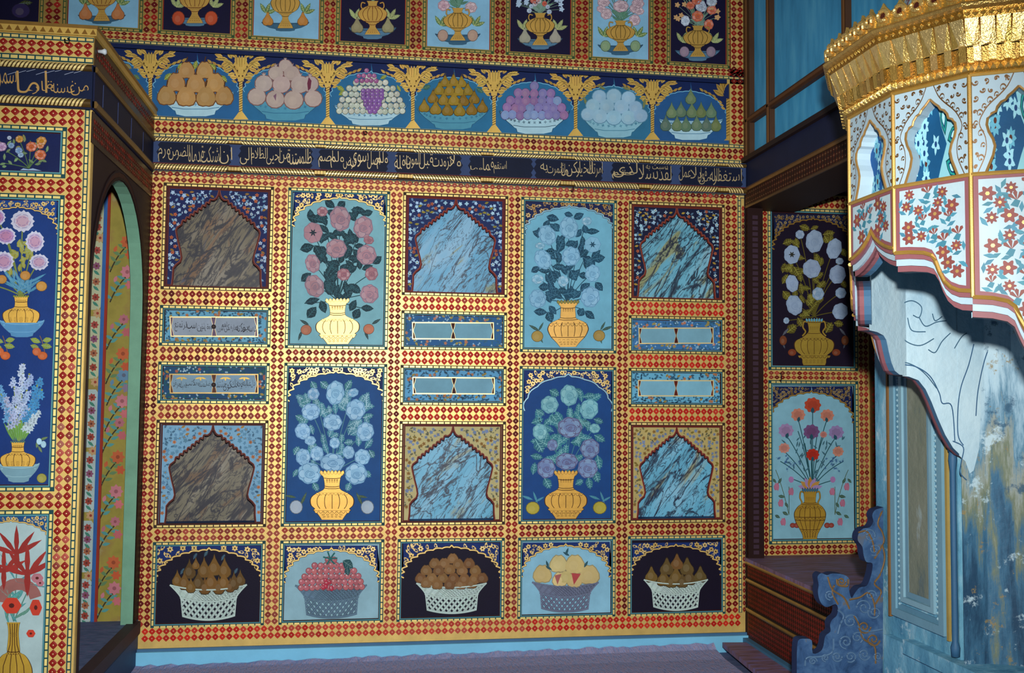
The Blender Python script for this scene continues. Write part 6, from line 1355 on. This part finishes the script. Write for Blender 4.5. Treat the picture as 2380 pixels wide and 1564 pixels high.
# ------------------------------------------------------------------ gilded cornice
def ring_pt(k, s, o, z):
    """point on the faceted outline pushed outward by o"""
    def vert(i):
        n1 = facet(max(0, i-1))[2]; n2 = facet(min(6, i))[2]; nn = (n1+n2).normalized(); return Vector((*HV[i], 0))+nn*(o/max(.3, nn.dot(n1)))
    return vert(k).lerp(vert(k+1), s)+Vector((0, 0, z))
GB = ['#e0bc6a', '#d4ac58', '#ecca7c']
for k in range(7):
    L = facet(k)[3]; nw = max(4, round(L/.034)); mb = MB()
    def face(q, c=None): mb.face(q, c or vary(rr.choice(GB), .15), 'leaf')
    R = lambda s, o, z: ring_pt(k, s, o, z)
    face([R(0, .002, 2.19), R(1, .002, 2.19), R(1, .010, 2.199), R(0, .010, 2.199)], '#b48a3c')
    nz = nw*2
    for j in range(nz):                  # zigzag of little pyramids
        s0, s1 = j/nz, (j+1)/nz; sm_ = (s0+s1)/2
        ap_ = R(sm_, .020, 2.209)
        for q in ((R(s0, .008, 2.199), R(s1, .008, 2.199)), (R(s1, .008, 2.199), R(s1, .010, 2.218)), (R(s1, .010, 2.218), R(s0, .010, 2.218)), (R(s0, .010, 2.218), R(s0, .008, 2.199))): face([q[0], q[1], ap_])
    mb.build('zigzag_tier', fp); mb = MB()
    for j in range(nz):                  # small cells stepping in and out
        s0, s1 = j/nz, (j+1)/nz; o = .030 if j % 2 else .016; o2 = .036 if j % 2 else .022
        face([R(s0, o, 2.218), R(s1, o, 2.218), R(s1, o2, 2.258), R(s0, o2, 2.258)], '#a8823c' if j % 2 == 0 else None)
        face([R(s0, o2, 2.258), R(s1, o2, 2.258), R(s1, .018, 2.258), R(s0, .018, 2.258)])
        for s in (s0, s1): face([R(s, .010, 2.218), R(s, .030, 2.218), R(s, .036, 2.258), R(s, .020, 2.258)])
        face([R(s0, .010, 2.218), R(s1, .010, 2.218), R(s1, o, 2.218), R(s0, o, 2.218)])
    mb.build('cell_tier', fp); mb = MB()
    for j in range(nw):                  # tall hanging wedges
        s0, s1 = j/nw, (j+1)/nw; sm_ = (s0+s1)/2; q = (s1-s0)
        TLp, TRp, Bp = R(s0+q*.06, .056, 2.325), R(s1-q*.06, .056, 2.325), R(sm_, .034, 2.262)
        face([TLp, TRp, Bp], vary('#f0d48c', .1)); face([TLp, Bp, R(s0, .030, 2.258)]); face([TRp, R(s1, .030, 2.258), Bp])
        face([R(s0+q*.06, .056, 2.325), R(s0, .038, 2.325), R(s0, .030, 2.258)]); face([R(s1-q*.06, .056, 2.325), R(s1, .038, 2.325), R(s1, .030, 2.258)]); face([R(s0, .03, 2.258), R(s1, .03, 2.258), Bp])
        face([R(s0, .036, 2.326), R(s1, .036, 2.326), TRp, TLp], '#8a4a24')
    mb.build('wedge_tier', fp); mb = MB()
    face([R(0, .050, 2.326), R(1, .050, 2.326), R(1, .060, 2.347), R(0, .060, 2.347)], '#a87c30')
    nb = nw*2
    for j in range(nb):
        c = R((j+.5)/nb, .060, 2.336); r = .0075; t_ = facet(k)[1]; n_ = facet(k)[2]
        o6 = [c+n_*r, c+t_*r, c+Vector((0, 0, r)), c-t_*r, c-Vector((0, 0, r))]
        mb.mesh(o6, [(0, 1, 2), (0, 2, 3), (0, 3, 4), (0, 4, 1)], '#e0b458', 'leaf')
    mb.build('bead_tier', fp); mb = MB()
    pr_ = [(.060, 2.347), (.072, 2.352), (.076, 2.358), (.072, 2.364), (.062, 2.367), (.058, 2.371), (.056, 2.408)]
    for (o0, z0_), (o1, z1_) in zip(pr_, pr_[1:]): face([R(0, o0, z0_), R(1, o0, z0_), R(1, o1, z1_), R(0, o1, z1_)], '#c8a45c' if z0_ < 2.366 else '#d0a850')
    face([R(0, .056, 2.408), R(1, .056, 2.408), R(1, .0, 2.408), R(0, .0, 2.408)], '#7c5c28'); mb.build('rim', fp)
# crest: pointed leaves, each carrying a ring
mb = MB(); S_ = .022
leafp = [(0, 1.9), (.30, 1.35), (.62, 1.0), (1.0, .55), (.92, 0), (.80, -.9), (.35, -1.05), (-.35, -1.05), (-.80, -.9), (-.92, 0), (-1.0, .55), (-.62, 1.0), (-.30, 1.35)]
fr = [(x*S_, -.004, z*S_) for x, z in leafp]; bk = [(x*S_, .005, z*S_) for x, z in leafp]; n = len(leafp)
mb.mesh(fr+bk, [tuple(range(n))]+[(q, (q+1) % n, n+(q+1) % n, n+q) for q in range(n)]+[tuple(range(2*n-1, n-1, -1))], '#dcb660', 'leaf')
mb.tube([(.0145*math.cos(2*math.pi*q/14), -.009, .004+.0145*math.sin(2*math.pi*q/14)) for q in range(14)], .0062, '#ecc878', 'leaf', 7, True)
mb.face([(.009*math.cos(2*math.pi*q/8), -.0062, .004+.009*math.sin(2*math.pi*q/8)) for q in range(8)], '#3a140c')
po = mb.build('crest_leaf', None, smooth=False); pme = po.data; bpy.data.objects.remove(po)
for k in range(7):
    n_ = facet(k)[2]; L = facet(k)[3]+.03; cnt = max(4, round(L/.046))
    for j in range(cnt):
        p = ring_pt(k, (j+.5)/cnt, .058, 2.392); o = bpy.data.objects.new('crest_leaf', pme); COL.objects.link(o); o.parent = fp
        o.location = p-Vector(fp.location); o.rotation_euler = (0, 0, math.atan2(n_.y, n_.x)+math.pi/2)
# painted cone of the hood
tex_mat('hood_cone_paint', [(.35, '#3a7890'), (.46, '#8cb8c4'), (.53, '#a0c4cc'), (.58, '#7a3a44'), (.64, '#8cb4c4')], 16, 3, .45, dist=.8, bump=0)
mb = MB()
cpt = [HC+(Vector((x, y, 0))-HC)*.80 for x, y in HV]; top = [HC+(Vector((x, y, 0))-HC)*.16 for x, y in HV]
for k in range(7): mb.face([(cpt[k].x, cpt[k].y, 2.36), (cpt[k+1].x, cpt[k+1].y, 2.36), (top[k+1].x, top[k+1].y, 3.6), (top[k].x, top[k].y, 3.6)], '#ffffff', 'hood_cone_paint')
cone = mb.build('hood_cone', fp)
for k in range(8): mb = MB(); mb.tube([(cpt[k].x, cpt[k].y, 2.37), (top[k].x, top[k].y, 3.6)], .008, '#8c6a34', 'gold', 6); mb.build('cone_rib', cone)

# ------------------------------------------------------------------ carved end board of the bench
YE = 3.575
tex_mat('carved_wood', [(.3, '#1c3454'), (.45, '#2c4a70'), (.6, '#3c5c80'), (.74, '#5c5444')], 16, 6, .5, bump=.5, dist=.6)
MAT['carved_side'] = MAT['paint']
FN = [(1410, 108), (1375, 120), (1335, 135), (1312, 180), (1322, 235), (1290, 285), (1235, 295), (1195, 335), (1186, 400), (1225, 455), (1238, 535), (1262, 590), (1312, 600), (1312, 660), (1292, 740), (1262, 800), (1200, 815), (1155, 870), (1130, 905), (1108, 830), (1112, 745), (1065, 702), (965, 690), (915, 705), (865, 688), (832, 720), (842, 790), (835, 850), (850, 925), (882, 972), (922, 985), (990, 960), (1012, 1000), (1000, 1060), (962, 1095), (942, 1140), (945, 1200), (900, 1240), (885, 1320), (860, 1372), (790, 1392), (782, 1280), (722, 1264), (662, 1280), (650, 1400), (650, 1560), (650, 2360), (1405, 2360)]
FN = spline(FN[:-3], 3)+FN[-3:]
x0c, y0c, kc = CROP['Q']
def fpt(x, y, d=0): p = onY(x0c+x/kc, y0c+y/kc, YE); return (p.x, YE+d, max(.002, p.z))
eb = empty('carved_board', fpt(1040, 2360), 'blue-grey carved scrollwork board stepping down beside the fireplace jamb', 'carved board'); eb.location.z = 0
mb = MB(); fr = [fpt(x, y) for x, y in FN]; bk = [fpt(x, y, .045) for x, y in FN]; n = len(FN)
mb.mesh(fr, [tuple(range(n))], '#ffffff', 'carved_wood'); mb.mesh(fr+bk, [(q, (q+1) % n, n+(q+1) % n, n+q) for q in range(n)]+[tuple(range(2*n-1, n-1, -1))], '#1c2c50'); mb.build('board', eb)
def relief(pts, r, c, name='carved_scroll'):
    mb = MB(); mb.tube([fpt(x, y, -.001) for x, y in spline(pts, 5)], r, c, 'paint', 5); mb.build(name, eb)
def spiral(cx, cy, r, turns=1.6, a0=0, sgn=1):
    N_ = 14; return [(cx+r*(1-.85*i/N_)*math.cos(RAD(a0+sgn*360*turns*i/N_)), cy+r*(1-.85*i/N_)*math.sin(RAD(a0+sgn*360*turns*i/N_))) for i in range(N_+1)]
BL, OR = '#4c6a88', '#6c5434'
for cx, cy, r, a0, sg, c in ((1240, 990, 70, 180, 1, BL), (1120, 1110, 65, 0, -1, BL), (1080, 1290, 62, 90, 1, BL), (1240, 1160, 60, 0, 1, OR), (1330, 1030, 60, 200, -1, BL), (1180, 1250, 56, 60, -1, BL), (1320, 1270, 60, 10, 1, OR), (1000, 1420, 48, 0, 1, BL), (1120, 1420, 52, 120, -1, BL), (1240, 1400, 54, 20, 1, BL), (1360, 1420, 40, 80, 1, BL), (790, 1460, 36, 0, -1, BL), (900, 1430, 34, 90, 1, BL), (1290, 360, 60, 200, 1, BL), (940, 880, 44, 90, 1, BL), (1040, 760, 40, 0, 1, OR), (1330, 480, 56, 120, -1, BL), (1300, 880, 46, 10, -1, BL)): relief(spiral(cx, cy, r, 1.6, a0, sg), .0032, c)
for p, c in (([(1400, 140), (1360, 250), (1400, 330), (1410, 420), (1330, 560)], OR), ([(1190, 330), (1260, 320), (1310, 400), (1330, 500)], OR), ([(1400, 440), (1420, 560), (1380, 700), (1330, 780), (1390, 850), (1340, 960)], OR), ([(920, 720), (960, 830), (1060, 900), (1110, 1000)], OR), ([(1000, 740), (1010, 790), (1090, 800), (1100, 740)], OR), ([(980, 790), (960, 860), (1010, 960)], OR), ([(1110, 920), (1200, 900), (1280, 860), (1330, 960), (1330, 1060)], OR), ([(1010, 1010), (1060, 1060), (1030, 1140), (1010, 1220)], BL), ([(720, 1500), (740, 1430), (860, 1420), (960, 1380), (970, 1260)], BL), ([(1150, 1060), (1190, 1130), (1230, 1260), (1330, 1330), (1340, 1480)], OR), ([(1180, 1150), (1260, 1200), (1400, 1180)], BL)): relief(p, .0036, c)
# ------------------------------------------------------------------ floor mats
rr = random.Random(9); mb = MB(); N_ = 90; xs_ = [XL-.03+(XR-.16-XL)*k/N_ for k in range(N_+1)]
vb = []; 
for x in xs_:
    t = (x-XL)/(XR-XL); j = rr.uniform(-.006, .006); lift = .012+.030*max(0, t-.12)**.8
    vb.append([(x, 2.2, .012), (x, YB-.20, .012), (x, YB-.075, .014+lift*.35), (x, YB-.033-j*.3, .012+lift+j)])
v = [p for c in vb for p in c]; mb.mesh(v, [(i*4+j, (i+1)*4+j, (i+1)*4+j+1, i*4+j+1) for i in range(N_) for j in range(3)], '#ffffff', 'floor_mat')
mb.mesh([(XL-.03, 2.2, .0), (XR-.16, 2.2, 0), (XR-.16, 2.2, .012), (XL-.03, 2.2, .012)], [(0, 1, 2, 3)], '#ffffff', 'floor_mat')
mat = mb.build('floor_mat', None, label='coarse grey-purple floor covering with a ragged edge along the back wall', cat='mat')
mb = MB(); q = [(1.86, YB-.06), (1.985, YB-.075), (1.985, 4.4), (1.93, 3.72), (1.80, 3.70), (1.83, 4.4)]; n = len(q)
mb.mesh([(x, y, .058+rr.uniform(0, .004)) for x, y in q]+[(x, y, .035) for x, y in q], [tuple(range(n))]+[(i, (i+1) % n, n+(i+1) % n, n+i) for i in range(n)], '#ffffff', 'bench_wood')
mb.build('floor_plank', None, label='worn brown strip lying on the floor along the foot of the bench', cat='plank')
# ------------------------------------------------------------------ iron hooks
def hook(px, py, s, lab, Y=YB, up=False):
    p = onY(px, py, Y); mb = MB(); z = p.z
    path = [(p.x, Y+.002, z), (p.x, Y-.014, z), (p.x+.002, Y-.018, z-.012*s), (p.x, Y-.020, z-.034*s), (p.x-.006, Y-.026, z-.042*s), (p.x-.012, Y-.03, z-.036*s)]
    if up: path = [(p.x, Y+.002, z), (p.x, Y-.012, z), (p.x+.008, Y-.016, z-.008), (p.x+.004, Y-.018, z-.02), (p.x-.008, Y-.018, z-.018), (p.x-.010, Y-.016, z-.004)]
    mb.tube(path, .003, '#120c0c', 'paint', 6); mb.build('iron_hook', None, label=lab, cat='hook', group='small iron hooks')
hook(1330, 428, 1.1, 'black iron hook under the calligraphy board above the white rose panel', YB-.0)
hook(850, 306, 1, 'small iron eye in the lattice rail under the white grapes', YB, True)
hook(1812, 868, 1, 'small iron hook between the two alcove panels', YA)
hook(160, 92, 1, 'small iron eye on the top band of the left cupboard', YF-.012, True)
kn = onX(238, 120, XL+.02); mb = MB(); mb.tube([(XL+.004, kn.y, kn.z), (XL+.02, kn.y, kn.z), (XL+.03, kn.y, kn.z), (XL+.036, kn.y, kn.z)], [.006, .008, .013, .007], '#b8c4cc', 'plaster', 8)
mb.build('porcelain_knob', None, smooth=True, label='pale porcelain knob on the side cornice of the left cupboard', cat='knob')
bpy.data.objects.remove(fo); bpy.data.curves.remove(fc)
